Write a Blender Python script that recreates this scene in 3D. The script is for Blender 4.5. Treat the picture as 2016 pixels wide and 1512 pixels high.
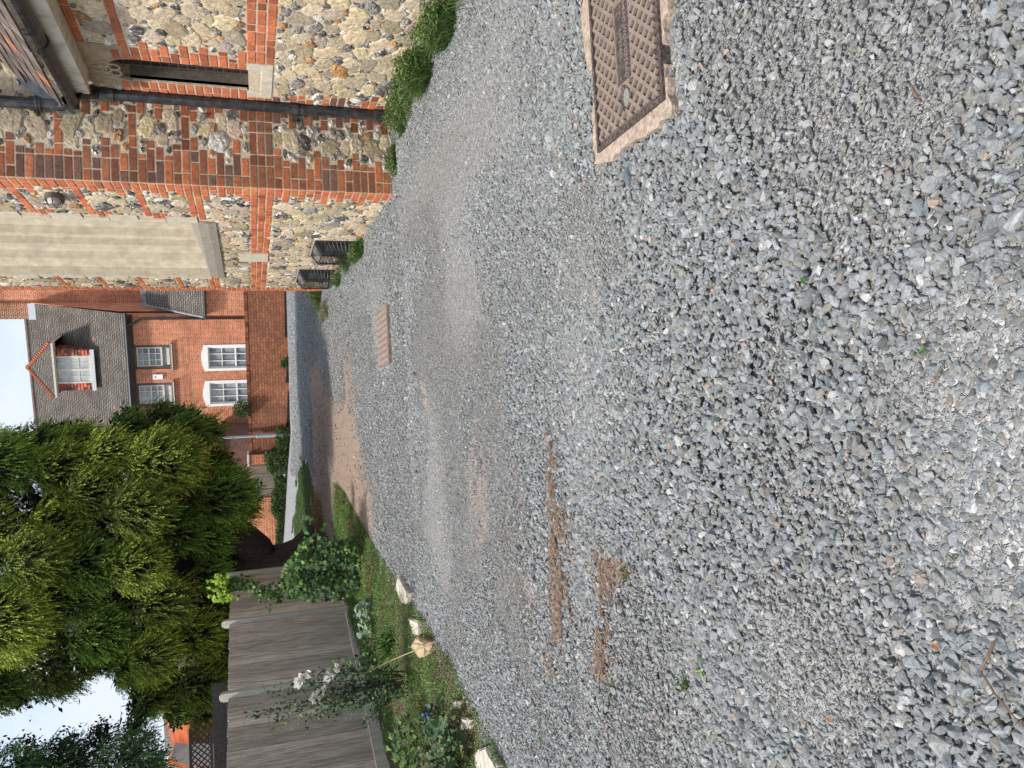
import bpy, bmesh, math, random
import numpy as np
from mathutils import Vector, Matrix
R=math.radians
rng=np.random.default_rng(7); random.seed(7)
sc=bpy.context.scene
for o in list(bpy.data.objects): bpy.data.objects.remove(o)

# ---------------------------------------------------------------- camera (phone held on its side: world up is picture left)
F=1514.; CU,CV=756.,1008.; EYE=1.5
def nrm(a): return a/np.linalg.norm(a)
wY=nrm(np.array([655-CU,495-CV,F])); wD=nrm(np.array([164,4477,F])); wD=nrm(wD-wY*wD.dot(wY)); wZ=-wD; wX=np.cross(wY,wZ)
cu=Vector((wX[0],wY[0],wZ[0])); cv=Vector((wX[1],wY[1],wZ[1])); cf=Vector((wX[2],wY[2],wZ[2]))
cam=bpy.data.cameras.new('camera'); co=bpy.data.objects.new('camera',cam); sc.collection.objects.link(co); sc.camera=co
cam.sensor_width=36; cam.sensor_fit='HORIZONTAL'; cam.lens=F/2016*36; cam.clip_start=0.02; cam.clip_end=2000
co.matrix_world=Matrix(((cv.x,cu.x,-cf.x,0),(cv.y,cu.y,-cf.y,0),(cv.z,cu.z,-cf.z,EYE),(0,0,0,1)))
# survey helpers: where a sight line of the calibrated camera meets a real plane of the place
def ray(x,y):
    r=np.array([1512-y-CU,x-CV,F]); return np.array([wX@r,wY@r,wZ@r])
def ony(x,y,Y): r=ray(x,y); return np.array([0,0,EYE])+r*(Y/r[1])
def onx(x,y,X): r=ray(x,y); return np.array([0,0,EYE])+r*(X/r[0])
def onz(x,y,z=0): r=ray(x,y); return np.array([0,0,EYE])+r*((z-EYE)/r[2])

# ---------------------------------------------------------------- light
SX,SY,EL=-0.88,-0.47,57
az=math.atan2(SX,SY)
W=bpy.data.worlds.new('World'); sc.world=W; W.use_nodes=True
nt=W.node_tree; nt.nodes.clear()
def N(nt,t,**k):
    n=nt.nodes.new(t)
    for a,b in k.items():
        if a=='inp':
            for i,v in b.items(): n.inputs[i].default_value=v
        else: setattr(n,a,b)
    return n
out=N(nt,'ShaderNodeOutputWorld'); bg=N(nt,'ShaderNodeBackground',inp={1:0.15})
sky=N(nt,'ShaderNodeTexSky',sky_type='NISHITA',sun_disc=False,sun_elevation=R(EL),sun_rotation=az,dust_density=2.0,air_density=1.0)
tc=N(nt,'ShaderNodeTexCoord'); mp=N(nt,'ShaderNodeMapping',inp={3:(1.2,1.2,3.0)})
no=N(nt,'ShaderNodeTexNoise',inp={2:1.9,3:7.0,4:0.55}); cr=N(nt,'ShaderNodeValToRGB')
cr.color_ramp.elements[0].position=.36; cr.color_ramp.elements[1].position=.6
cr.color_ramp.elements[0].color=(.1,.1,.1,1); cr.color_ramp.elements[1].color=(1,1,1,1)
mx=N(nt,'ShaderNodeMix',data_type='RGBA'); mx.inputs[7].default_value=(3.4,3.7,4.25,1)
L=nt.links.new
L(tc.outputs['Generated'],mp.inputs[0]); L(mp.outputs[0],no.inputs[0]); L(no.outputs[0],cr.inputs[0]); L(cr.outputs[0],mx.inputs[0])
L(sky.outputs[0],mx.inputs[6]); L(mx.outputs[2],bg.inputs[0]); L(bg.outputs[0],out.inputs[0])
sl=bpy.data.lights.new('sun','SUN'); sl.energy=2.8; sl.angle=R(6.0); sl.color=(1,.95,.88)
so=bpy.data.objects.new('sun',sl); sc.collection.objects.link(so)
sd=Vector((math.cos(R(EL))*SX/math.hypot(SX,SY),math.cos(R(EL))*SY/math.hypot(SX,SY),math.sin(R(EL))))
so.rotation_euler=sd.to_track_quat('Z','Y').to_euler(); so.location=(-20,-10,30)
sc.view_settings.view_transform='Standard'; sc.view_settings.look='None'; sc.view_settings.exposure=0.78; sc.view_settings.gamma=1
sc.cycles.max_bounces=6; sc.cycles.diffuse_bounces=3; sc.cycles.use_denoising=True

# ---------------------------------------------------------------- materials
MATS={}
def mat(name,base=(.5,.5,.5),rough=.8,vc=False,noise=0,nscale=20,bump=0,bscale=60,metal=0,spec=.3,stretch=None,dark=None,dscale=3,damt=.5,trans=0):
    if name in MATS: return MATS[name]
    m=bpy.data.materials.new(name); m.use_nodes=True; nt=m.node_tree; L=nt.links.new
    b=nt.nodes['Principled BSDF']; b.inputs['Roughness'].default_value=rough; b.inputs['Metallic'].default_value=metal
    b.inputs['Specular IOR Level'].default_value=spec
    tc=N(nt,'ShaderNodeTexCoord'); mp=N(nt,'ShaderNodeMapping'); L(tc.outputs['Object'],mp.inputs[0])
    if stretch: mp.inputs[3].default_value=stretch
    if vc:
        a=N(nt,'ShaderNodeAttribute',attribute_name='col'); src=a.outputs[0]
    else:
        a=N(nt,'ShaderNodeRGB'); a.outputs[0].default_value=(*base,1); src=a.outputs[0]
    if noise:
        n=N(nt,'ShaderNodeTexNoise',inp={2:nscale,3:6.,4:.6}); L(mp.outputs[0],n.inputs[0])
        r=N(nt,'ShaderNodeMapRange',inp={1:.3,2:.7,3:1-noise,4:1+noise}); L(n.outputs[0],r.inputs[0])
        v=N(nt,'ShaderNodeVectorMath',operation='SCALE'); L(src,v.inputs[0]); L(r.outputs[0],v.inputs[3]); src=v.outputs[0]
    if dark:
        n=N(nt,'ShaderNodeTexNoise',inp={2:dscale,3:5.,4:.6}); L(mp.outputs[0],n.inputs[0])
        r=N(nt,'ShaderNodeMapRange',inp={1:.48,2:.62,3:0,4:damt}); L(n.outputs[0],r.inputs[0])
        x=N(nt,'ShaderNodeMix',data_type='RGBA'); x.inputs[7].default_value=(*dark,1); L(r.outputs[0],x.inputs[0]); L(src,x.inputs[6]); src=x.outputs[2]
    L(src,b.inputs['Base Color'])
    if bump:
        n=N(nt,'ShaderNodeTexNoise',inp={2:bscale,3:5.,4:.6}); L(mp.outputs[0],n.inputs[0])
        bp=N(nt,'ShaderNodeBump',inp={0:bump,1:.01}); L(n.outputs[0],bp.inputs['Height']); L(bp.outputs[0],b.inputs['Normal'])
    if trans:
        t=N(nt,'ShaderNodeBsdfTranslucent'); L(src,t.inputs[0]); ms=N(nt,'ShaderNodeMixShader',inp={0:trans})
        o=nt.nodes['Material Output']; L(b.outputs[0],ms.inputs[1]); L(t.outputs[0],ms.inputs[2]); L(ms.outputs[0],o.inputs[0])
    MATS[name]=m; return m
def brick_mat(name,c1,c2,mortar,bump=.6,dark=None,sc_=1.0,rowh=.075,bw=.225,ms=.01,rot=(0,0,0),damt=.6):
    """courses for far walls; local X along the wall, Z up"""
    m=bpy.data.materials.new(name); m.use_nodes=True; nt=m.node_tree; L=nt.links.new; b=nt.nodes['Principled BSDF']; b.inputs['Roughness'].default_value=.9
    b.inputs['Specular IOR Level'].default_value=.2
    tc=N(nt,'ShaderNodeTexCoord'); sp=N(nt,'ShaderNodeSeparateXYZ'); L(tc.outputs['Object'],sp.inputs[0])
    ad=N(nt,'ShaderNodeMath',operation='ADD'); L(sp.outputs[0],ad.inputs[0]); L(sp.outputs[1],ad.inputs[1])
    cb=N(nt,'ShaderNodeCombineXYZ'); L(ad.outputs[0],cb.inputs[0]); L(sp.outputs[2],cb.inputs[1])
    br=N(nt,'ShaderNodeTexBrick',inp={1:(*c1,1),2:(*c2,1),3:(*mortar,1),4:1.0,5:ms,6:.2,7:0.,8:bw,9:rowh}); br.offset=.5; br.squash=.5; br.squash_frequency=2
    L(cb.outputs[0],br.inputs[0])
    n=N(nt,'ShaderNodeTexNoise',inp={2:1.1,3:6.,4:.65}); L(tc.outputs['Object'],n.inputs[0])
    r=N(nt,'ShaderNodeMapRange',inp={1:.25,2:.75,3:.62,4:1.35}); L(n.outputs[0],r.inputs[0])
    v=N(nt,'ShaderNodeVectorMath',operation='SCALE'); L(br.outputs[0],v.inputs[0]); L(r.outputs[0],v.inputs[3]); src=v.outputs[0]
    n3=N(nt,'ShaderNodeTexNoise',inp={2:9.,3:5.,4:.7}); L(tc.outputs['Object'],n3.inputs[0])
    r3=N(nt,'ShaderNodeMapRange',inp={1:.3,2:.7,3:.75,4:1.25}); L(n3.outputs[0],r3.inputs[0])
    v3=N(nt,'ShaderNodeVectorMath',operation='SCALE'); L(src,v3.inputs[0]); L(r3.outputs[0],v3.inputs[3]); src=v3.outputs[0]
    if dark:
        n2=N(nt,'ShaderNodeTexNoise',inp={2:.6,3:6.,4:.7}); L(tc.outputs['Object'],n2.inputs[0])
        r2=N(nt,'ShaderNodeMapRange',inp={1:.45,2:.65,3:0.,4:damt}); L(n2.outputs[0],r2.inputs[0])
        x=N(nt,'ShaderNodeMix',data_type='RGBA'); x.inputs[7].default_value=(*dark,1); L(r2.outputs[0],x.inputs[0]); L(src,x.inputs[6]); src=x.outputs[2]
    L(src,b.inputs['Base Color'])
    bp=N(nt,'ShaderNodeBump',inp={0:bump,1:.01}); bp.invert=True; L(br.outputs[1],bp.inputs['Height']); L(bp.outputs[0],b.inputs['Normal'])
    return m

# ---------------------------------------------------------------- mesh helpers
class MB:
    def __init__(s): s.v=[]; s.f=[]; s.c=[]; s.n=0
    def add(s,v,f,col=None):
        v=np.asarray(v,float); s.v.append(v); 
        for q in f: s.f.append([i+s.n for i in q]); s.c.append(col)
        s.n+=len(v)
    def box(s,a,b,col=None,bev=0):
        x0,y0,z0=a; x1,y1,z1=b
        s.add([(x0,y0,z0),(x1,y0,z0),(x1,y1,z0),(x0,y1,z0),(x0,y0,z1),(x1,y0,z1),(x1,y1,z1),(x0,y1,z1)],
              [(0,3,2,1),(4,5,6,7),(0,1,5,4),(1,2,6,5),(2,3,7,6),(3,0,4,7)],col)
    def obox(s,o,ax,ay,az_,col=None):
        """box from origin o with three edge vectors"""
        o,ax,ay,az_=[np.array(q,float) for q in (o,ax,ay,az_)]
        s.add([o,o+ax,o+ax+ay,o+ay,o+az_,o+ax+az_,o+ax+ay+az_,o+ay+az_],[(0,3,2,1),(4,5,6,7),(0,1,5,4),(1,2,6,5),(2,3,7,6),(3,0,4,7)],col)
    def tube(s,pts,rad,n=8,col=None,cap=True):
        pts=[np.array(p,float) for p in pts]; rad=rad if hasattr(rad,'__len__') else [rad]*len(pts)
        vs=[];fs=[]; ref=None
        for i,p in enumerate(pts):
            d=nrm(pts[min(i+1,len(pts)-1)]-pts[max(i-1,0)]+1e-9)
            if ref is None: ref=np.array([1,0,0]) if abs(d[0])<.8 else np.array([0,1,0])
            a=nrm(np.cross(d,ref)); b=np.cross(d,a); ref=np.cross(a,d)
            for k in range(n):
                t=2*math.pi*k/n; vs.append(p+rad[i]*(a*math.cos(t)+b*math.sin(t)))
        for i in range(len(pts)-1):
            for k in range(n): fs.append((i*n+k,i*n+(k+1)%n,(i+1)*n+(k+1)%n,(i+1)*n+k))
        if cap: fs.append(tuple(range(n))[::-1]); fs.append(tuple((len(pts)-1)*n+k for k in range(n)))
        s.add(vs,fs,col)
    def prism(s,poly,d,col=None):
        """poly: list of 3D points, extruded by vector d"""
        p=np.array(poly,float); n=len(p); d=np.array(d,float)
        s.add(np.vstack([p,p+d]),[tuple(range(n)),tuple(range(n,2*n))[::-1]]+[((i+1)%n,i,i+n,(i+1)%n+n) for i in range(n)],col)
    def build(s,name,m,parent=None,smooth=False,origin=None,fix=True):
        me=bpy.data.meshes.new(name); V=np.vstack(s.v) if s.v else np.zeros((0,3))
        if origin is not None: V=V-np.array(origin)
        me.from_pydata(V.tolist(),[],s.f); 
        if any(c is not None for c in s.c):
            at=me.color_attributes.new('col','FLOAT_COLOR','CORNER'); lens=[len(q) for q in s.f]
            cc=np.array([(c if c is not None else (.5,.5,.5)) for c in s.c]); cc=np.repeat(cc,lens,axis=0)
            at.data.foreach_set('color',np.hstack([cc,np.ones((len(cc),1))]).astype(np.float32).ravel())
        if fix:
            bm=bmesh.new(); bm.from_mesh(me); bmesh.ops.recalc_face_normals(bm,faces=bm.faces); bm.to_mesh(me); bm.free()
        if smooth: me.polygons.foreach_set('use_smooth',[True]*len(me.polygons))
        me.materials.append(m); o=bpy.data.objects.new(name,me); sc.collection.objects.link(o)
        if parent: o.parent=parent
        if origin is not None: o.location=origin
        return o
def fastmesh(name,V,Fc,cols,m,parent=None,smooth=False,nv=3):
    """many equal faces at once; Fc (n,nv) ints; cols (n,3) per face"""
    me=bpy.data.meshes.new(name); V=np.asarray(V,np.float32); Fc=np.asarray(Fc,np.int32); n=len(Fc)
    me.vertices.add(len(V)); me.vertices.foreach_set('co',V.ravel()); me.loops.add(n*nv); me.loops.foreach_set('vertex_index',Fc.ravel())
    me.polygons.add(n); me.polygons.foreach_set('loop_start',np.arange(0,n*nv,nv,dtype=np.int32))
    try: me.polygons.foreach_set('loop_total',np.full(n,nv,np.int32))
    except Exception: pass
    me.update(calc_edges=True)
    at=me.color_attributes.new('col','FLOAT_COLOR','CORNER'); cc=np.repeat(np.asarray(cols),nv,axis=0)
    at.data.foreach_set('color',np.hstack([cc,np.ones((len(cc),1))]).astype(np.float32).ravel())
    if smooth: me.polygons.foreach_set('use_smooth',[True]*n)
    me.validate(); me.materials.append(m); o=bpy.data.objects.new(name,me); sc.collection.objects.link(o)
    if parent: o.parent=parent
    return o
def thing(name,label,cat,loc=(0,0,0),group=None):
    o=bpy.data.objects.new(name,None); sc.collection.objects.link(o); o['label']=label; o['category']=cat
    o.empty_display_size=.1
    if group: o['group']=group
    return o
def tag(o,label,cat,group=None):
    o['label']=label; o['category']=cat
    if group: o['group']=group
    return o
def kind(o,k,label=None):
    o['kind']=k
    if label: o['label']=label
    return o
def vnoise(x,y,s,seed=0):
    """smooth value noise on arrays"""
    r=np.random.default_rng(seed); T=r.random((64,64)); x=np.asarray(x)*s; y=np.asarray(y)*s
    xi=np.floor(x).astype(int); yi=np.floor(y).astype(int); fx=x-xi; fy=y-yi; fx=fx*fx*(3-2*fx); fy=fy*fy*(3-2*fy)
    g=lambda a,b:T[a%64,b%64]
    return (g(xi,yi)*(1-fx)+g(xi+1,yi)*fx)*(1-fy)+(g(xi,yi+1)*(1-fx)+g(xi+1,yi+1)*fx)*fy
def sm(a,b,x): t=np.clip((np.asarray(x,float)-a)/(b-a),0,1); return t*t*(3-2*t)
def G(x,y):
    x=np.asarray(x,float); y=np.asarray(y,float)
    z=np.interp(y,[0,7.5,10,13.6,22.7,30,60,400],[0,0,.09,.25,.42,.6,1.1,1.1])
    z=z+np.clip(-x,0,4)*.085*sm(14,23,y)
    return z
def inpoly(px,py,poly):
    px=np.asarray(px); py=np.asarray(py); c=np.zeros(px.shape,bool); n=len(poly)
    for i in range(n):
        x1,y1=poly[i]; x2,y2=poly[(i+1)%n]
        if y1==y2: continue
        c^=((y1>py)!=(y2>py))&(px<(x2-x1)*(py-y1)/(y2-y1)+x1)
    return c
def blob(x,y,cx,cy,rx,ry,rot=0):
    c,s=math.cos(rot),math.sin(rot); dx=x-cx; dy=y-cy; a=(dx*c+dy*s)/rx; b=(-dx*s+dy*c)/ry
    return np.clip(1.4-np.sqrt(a*a+b*b),0,1)

# ================================================================= GROUND
def edge_x(y): return np.interp(y,[0,4.6,5.3,6.1,7.0,8.2,9.9,12.2,13],[-2.9,-2.3,-2.2,-2.02,-1.9,-1.75,-1.5,-1.0,-.9])   # verge meets gravel
def zones(x,y):
    """brown earth, fine dust, pale road, pink grit (0..1 each)"""
    n=vnoise(x,y,1.3,3)*.5+vnoise(x,y,4.1,4)*.3+vnoise(x,y,11,5)*.2
    ex=np.interp(y,[9.4,10.2,12.4,14.5,16],[-1.1,-.35,.55,1.1,1.6])
    earth=sm(-.35,.25,(ex-x)+(n-.5)*1.3)*sm(9.3,10.4,y)*(1-sm(16.2,17.2,y-x*.0+ (n-.5)))
    earth=np.maximum(earth,.75*sm(.45,.75,blob(x,y,.35,11.2,1.4,.5,.15)*(.5+n)))
    dust=np.clip(sm(.25,.8,blob(x,y,.2,6.3,1.9,1.1,.1)+(n-.5)*2.2)*.75+sm(.2,.9,blob(x,y,-.1,4.9,1.2,.5,.2)+(n-.5)*2)*.7+sm(.1,.7,blob(x,y,1.3,1.75,.75,.45,.5)+n-.45)*.6+sm(.3,.8,blob(x,y,1.9,6.2,.45,2.2,0)+n-.5)*.8+sm(.2,.8,blob(x,y,-1.15,3.0,.5,.6,.3)+n-.5)*.6+sm(.2,.8,blob(x,y,-.72,1.85,.28,.35,.2)+n-.5)*.8,0,1)
    pink=np.clip(sm(.55,.8,blob(x,y,.25,6.95,.22,.42,-.3)*.9+(n-.5)*.9)+sm(.5,.8,blob(x,y,-.35,5.3,.6,.35,0)+(n-.5)*.8)*.45+sm(.5,.8,blob(x,y,-.75,4.3,.6,.2,.1)+(n-.5)*.8)*.5,0,1)
    road=sm(14.3,16.0,y+(n-.5)*.8)*(1-earth)
    return earth,dust,road,pink
def axis(a,b,step,far):
    c=np.arange(a,b+1e-6,step); e=np.array([.5,1.5,4,10,25,60,120,far]); return np.concatenate([(a-e)[::-1],c,b+e])
gx=axis(-7,8,.1,400); gy=axis(-.5,26,.1,400)
XX,YY=np.meshgrid(gx,gy); ZZ=G(XX,YY)+(vnoise(XX,YY,.9,1)-.5)*.03*(np.abs(XX)<8)*(YY<24)
ZZ-=.006
nx,ny=len(gx),len(gy); idx=np.arange(nx*ny).reshape(ny,nx)
Fq=np.stack([idx[:-1,:-1],idx[:-1,1:],idx[1:,1:],idx[1:,:-1]],-1).reshape(-1,4)
gm=bpy.data.materials.new('gravel_ground'); gm.use_nodes=True; nt=gm.node_tree; L=nt.links.new; b=nt.nodes['Principled BSDF']; b.inputs['Roughness'].default_value=.95; b.inputs['Specular IOR Level'].default_value=.15
tc=N(nt,'ShaderNodeTexCoord'); at=N(nt,'ShaderNodeAttribute',attribute_name='zone'); sp=N(nt,'ShaderNodeSeparateColor'); L(at.outputs[0],sp.inputs[0])
wn=N(nt,'ShaderNodeTexNoise',inp={2:30.,3:3.}); L(tc.outputs['Object'],wn.inputs[0])
wv=N(nt,'ShaderNodeVectorMath',operation='MULTIPLY_ADD'); wv.inputs[1].default_value=(.02,.02,.02); L(wn.outputs[1],wv.inputs[0]); L(tc.outputs['Object'],wv.inputs[2])
v1=N(nt,'ShaderNodeTexVoronoi',inp={2:62.}); L(wv.outputs[0],v1.inputs[0])
v2=N(nt,'ShaderNodeTexVoronoi',inp={2:190.}); L(wv.outputs[0],v2.inputs[0])
bw=N(nt,'ShaderNodeSeparateColor'); L(v1.outputs[1],bw.inputs[0]); bw2=N(nt,'ShaderNodeSeparateColor'); L(v2.outputs[1],bw2.inputs[0])
def ramp(nt,src,els):
    r=N(nt,'ShaderNodeValToRGB'); r.color_ramp.elements.remove(r.color_ramp.elements[0])
    r.color_ramp.elements[0].position=els[0][0]; r.color_ramp.elements[0].color=(*els[0][1],1)
    for p,c in els[1:]: e=r.color_ramp.elements.new(p); e.color=(*c,1)
    nt.links.new(src,r.inputs[0]); return r.outputs[0]
def mixc(nt,f,a,b_,mode='MIX'):
    x=N(nt,'ShaderNodeMix',data_type='RGBA',blend_type=mode)
    for i,q in ((0,f),(6,a),(7,b_)):
        if hasattr(q,'links') or hasattr(q,'is_linked'): nt.links.new(q,x.inputs[i])
        else: x.inputs[i].default_value=q if not isinstance(q,tuple) else (*q,1)
    return x.outputs[2]
stones=ramp(nt,bw.outputs[0],[(0,(.15,.155,.155)),(.3,(.23,.235,.232)),(.6,(.31,.312,.305)),(.85,(.41,.405,.39)),(.97,(.6,.58,.55))])
fine=ramp(nt,bw2.outputs[0],[(0,(.13,.13,.125)),(.5,(.25,.248,.24)),(1,(.42,.41,.39))])
gn=N(nt,'ShaderNodeTexNoise',inp={2:9.,3:5.}); L(tc.outputs['Object'],gn.inputs[0])
mr=N(nt,'ShaderNodeMapRange',inp={1:.35,2:.6,3:.0,4:.75}); L(gn.outputs[0],mr.inputs[0])
df=N(nt,'ShaderNodeMath',operation='MAXIMUM'); L(mr.outputs[0],df.inputs[0]); L(sp.outputs[1],df.inputs[1])
c=mixc(nt,df.outputs[0],stones,fine)
c=mixc(nt,sp.outputs[2],c,mixc(nt,.35,mixc(nt,.5,stones,fine),(.40,.41,.43)))
en=N(nt,'ShaderNodeTexNoise',inp={2:45.,3:6.,4:.7}); L(tc.outputs['Object'],en.inputs[0])
earthc=ramp(nt,en.outputs[0],[(.3,(.2,.135,.095)),(.5,(.36,.25,.18)),(.7,(.48,.36,.27))])
en2=N(nt,'ShaderNodeMath',operation='MULTIPLY_ADD',inp={1:.9,2:-.45}); L(bw2.outputs[1],en2.inputs[0])
ef=N(nt,'ShaderNodeMath',operation='ADD',use_clamp=True); L(sp.outputs[0],ef.inputs[0]); L(en2.outputs[0],ef.inputs[1])
ef2=N(nt,'ShaderNodeMath',operation='MULTIPLY',use_clamp=True); L(ef.outputs[0],ef2.inputs[0]); 
es=N(nt,'ShaderNodeMapRange',inp={1:.05,2:.35,3:0,4:.92}); L(sp.outputs[0],es.inputs[0]); L(es.outputs[0],ef2.inputs[1])
c=mixc(nt,ef2.outputs[0],c,earthc)
at2=N(nt,'ShaderNodeAttribute',attribute_name='pink'); c=mixc(nt,at2.outputs[2],c,mixc(nt,.65,fine,(.44,.33,.27)))
mn=N(nt,'ShaderNodeTexNoise',inp={2:16.,3:8.,4:.85}); L(tc.outputs['Object'],mn.inputs[0]); mrr=N(nt,'ShaderNodeMapRange',inp={1:.35,2:.65,3:.68,4:1.34}); L(mn.outputs[0],mrr.inputs[0])
mv=N(nt,'ShaderNodeVectorMath',operation='SCALE'); L(c,mv.inputs[0]); L(mrr.outputs[0],mv.inputs[3]); c=mv.outputs[0]
L(c,b.inputs['Base Color'])
bm1=N(nt,'ShaderNodeBump',inp={0:.8,1:.02}); bm1.invert=True; L(v1.outputs[0],bm1.inputs['Height'])
bm2=N(nt,'ShaderNodeBump',inp={0:.6,1:.006}); bm2.invert=True; L(v2.outputs[0],bm2.inputs['Height']); L(bm1.outputs[0],bm2.inputs['Normal']); L(bm2.outputs[0],b.inputs['Normal'])
er,du,ro,pk=zones(XX,YY)
me=bpy.data.meshes.new('ground'); V=np.stack([XX,YY,ZZ],-1).reshape(-1,3)
me.from_pydata(V.tolist(),[],Fq.tolist()); a=me.color_attributes.new('zone','FLOAT_COLOR','POINT')
a.data.foreach_set('color',np.stack([er,du,ro,np.ones_like(er)],-1).astype(np.float32).ravel())
a=me.attributes.new('pink','FLOAT','POINT'); a.data.foreach_set('value',pk.astype(np.float32).ravel())
me.polygons.foreach_set('use_smooth',[True]*len(me.polygons)); me.materials.append(gm)
ground=bpy.data.objects.new('ground',me); sc.collection.objects.link(ground); kind(ground,'structure')

GPOLY=[tuple(onz(a,b_,c_)[:2]) for a,b_,c_ in ((597,910,.35),(592,960,.38),(588,1075,.42),(618,1075,.36),(621,1010,.34),(612,930,.33),(604,900,.33))]
# ---- loose gravel: instanced crushed stones
def hull_stone(seed,n=15,flat=.66,lump=.2):
    r=np.random.default_rng(seed); p=r.normal(size=(n,3)); p/=np.linalg.norm(p,axis=1)[:,None]; p*=(1-lump*r.random((n,1)))
    p*=np.array([1,r.uniform(.62,.95),flat*r.uniform(.8,1.2)])*.5
    bm=bmesh.new(); [bm.verts.new(q) for q in p]; bmesh.ops.convex_hull(bm,input=bm.verts)
    for v in [v for v in bm.verts if not v.link_faces]: bm.verts.remove(v)
    bmesh.ops.bevel(bm,geom=list(bm.edges),offset=.06,segments=1,affect='EDGES',clamp_overlap=True)
    bmesh.ops.recalc_face_normals(bm,faces=bm.faces); return bm
sm_=bpy.data.materials.new('crushed_stone'); sm_.use_nodes=True; nt=sm_.node_tree; L=nt.links.new; b=nt.nodes['Principled BSDF']; b.inputs['Roughness'].default_value=.78; b.inputs['Specular IOR Level'].default_value=.35
at=N(nt,'ShaderNodeAttribute',attribute_name='col',attribute_type='INSTANCER'); tc=N(nt,'ShaderNodeTexCoord')
oi=N(nt,'ShaderNodeVectorMath',operation='MULTIPLY_ADD'); oi.inputs[1].default_value=(50,50,50); L(at.outputs[0],oi.inputs[0]); L(tc.outputs['Object'],oi.inputs[2])
n1=N(nt,'ShaderNodeTexNoise',inp={2:3.2,3:8.,4:.72}); L(oi.outputs[0],n1.inputs[0])
r1=N(nt,'ShaderNodeMapRange',inp={1:.32,2:.7,3:.7,4:1.4}); L(n1.outputs[0],r1.inputs[0])
vs=N(nt,'ShaderNodeVectorMath',operation='SCALE'); L(at.outputs[0],vs.inputs[0]); L(r1.outputs[0],vs.inputs[3])
n2=N(nt,'ShaderNodeTexNoise',inp={2:14.,3:4.,4:.8}); L(oi.outputs[0],n2.inputs[0]); r2=N(nt,'ShaderNodeMapRange',inp={1:.58,2:.72,3:0.,4:.45}); L(n2.outputs[0],r2.inputs[0])
c=mixc(nt,r2.outputs[0],vs.outputs[0],(.6,.6,.58)); L(c,b.inputs['Base Color'])
bp=N(nt,'ShaderNodeBump',inp={0:.55,1:.12}); L(n1.outputs[0],bp.inputs['Height']); L(bp.outputs[0],b.inputs['Normal'])
scol=bpy.data.collections.new('stone_shapes'); NV=14
for i in range(NV):
    bm=hull_stone(100+i,n=random.choice([10,12,14,17])); m=bpy.data.meshes.new('stone_shape'); bm.to_mesh(m); bm.free(); m.materials.append(sm_)
    scol.objects.link(bpy.data.objects.new('stone_shape_%02d'%i,m))
MH=(1.17,1.83,2.44,2.965)   # manhole rectangle
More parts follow.
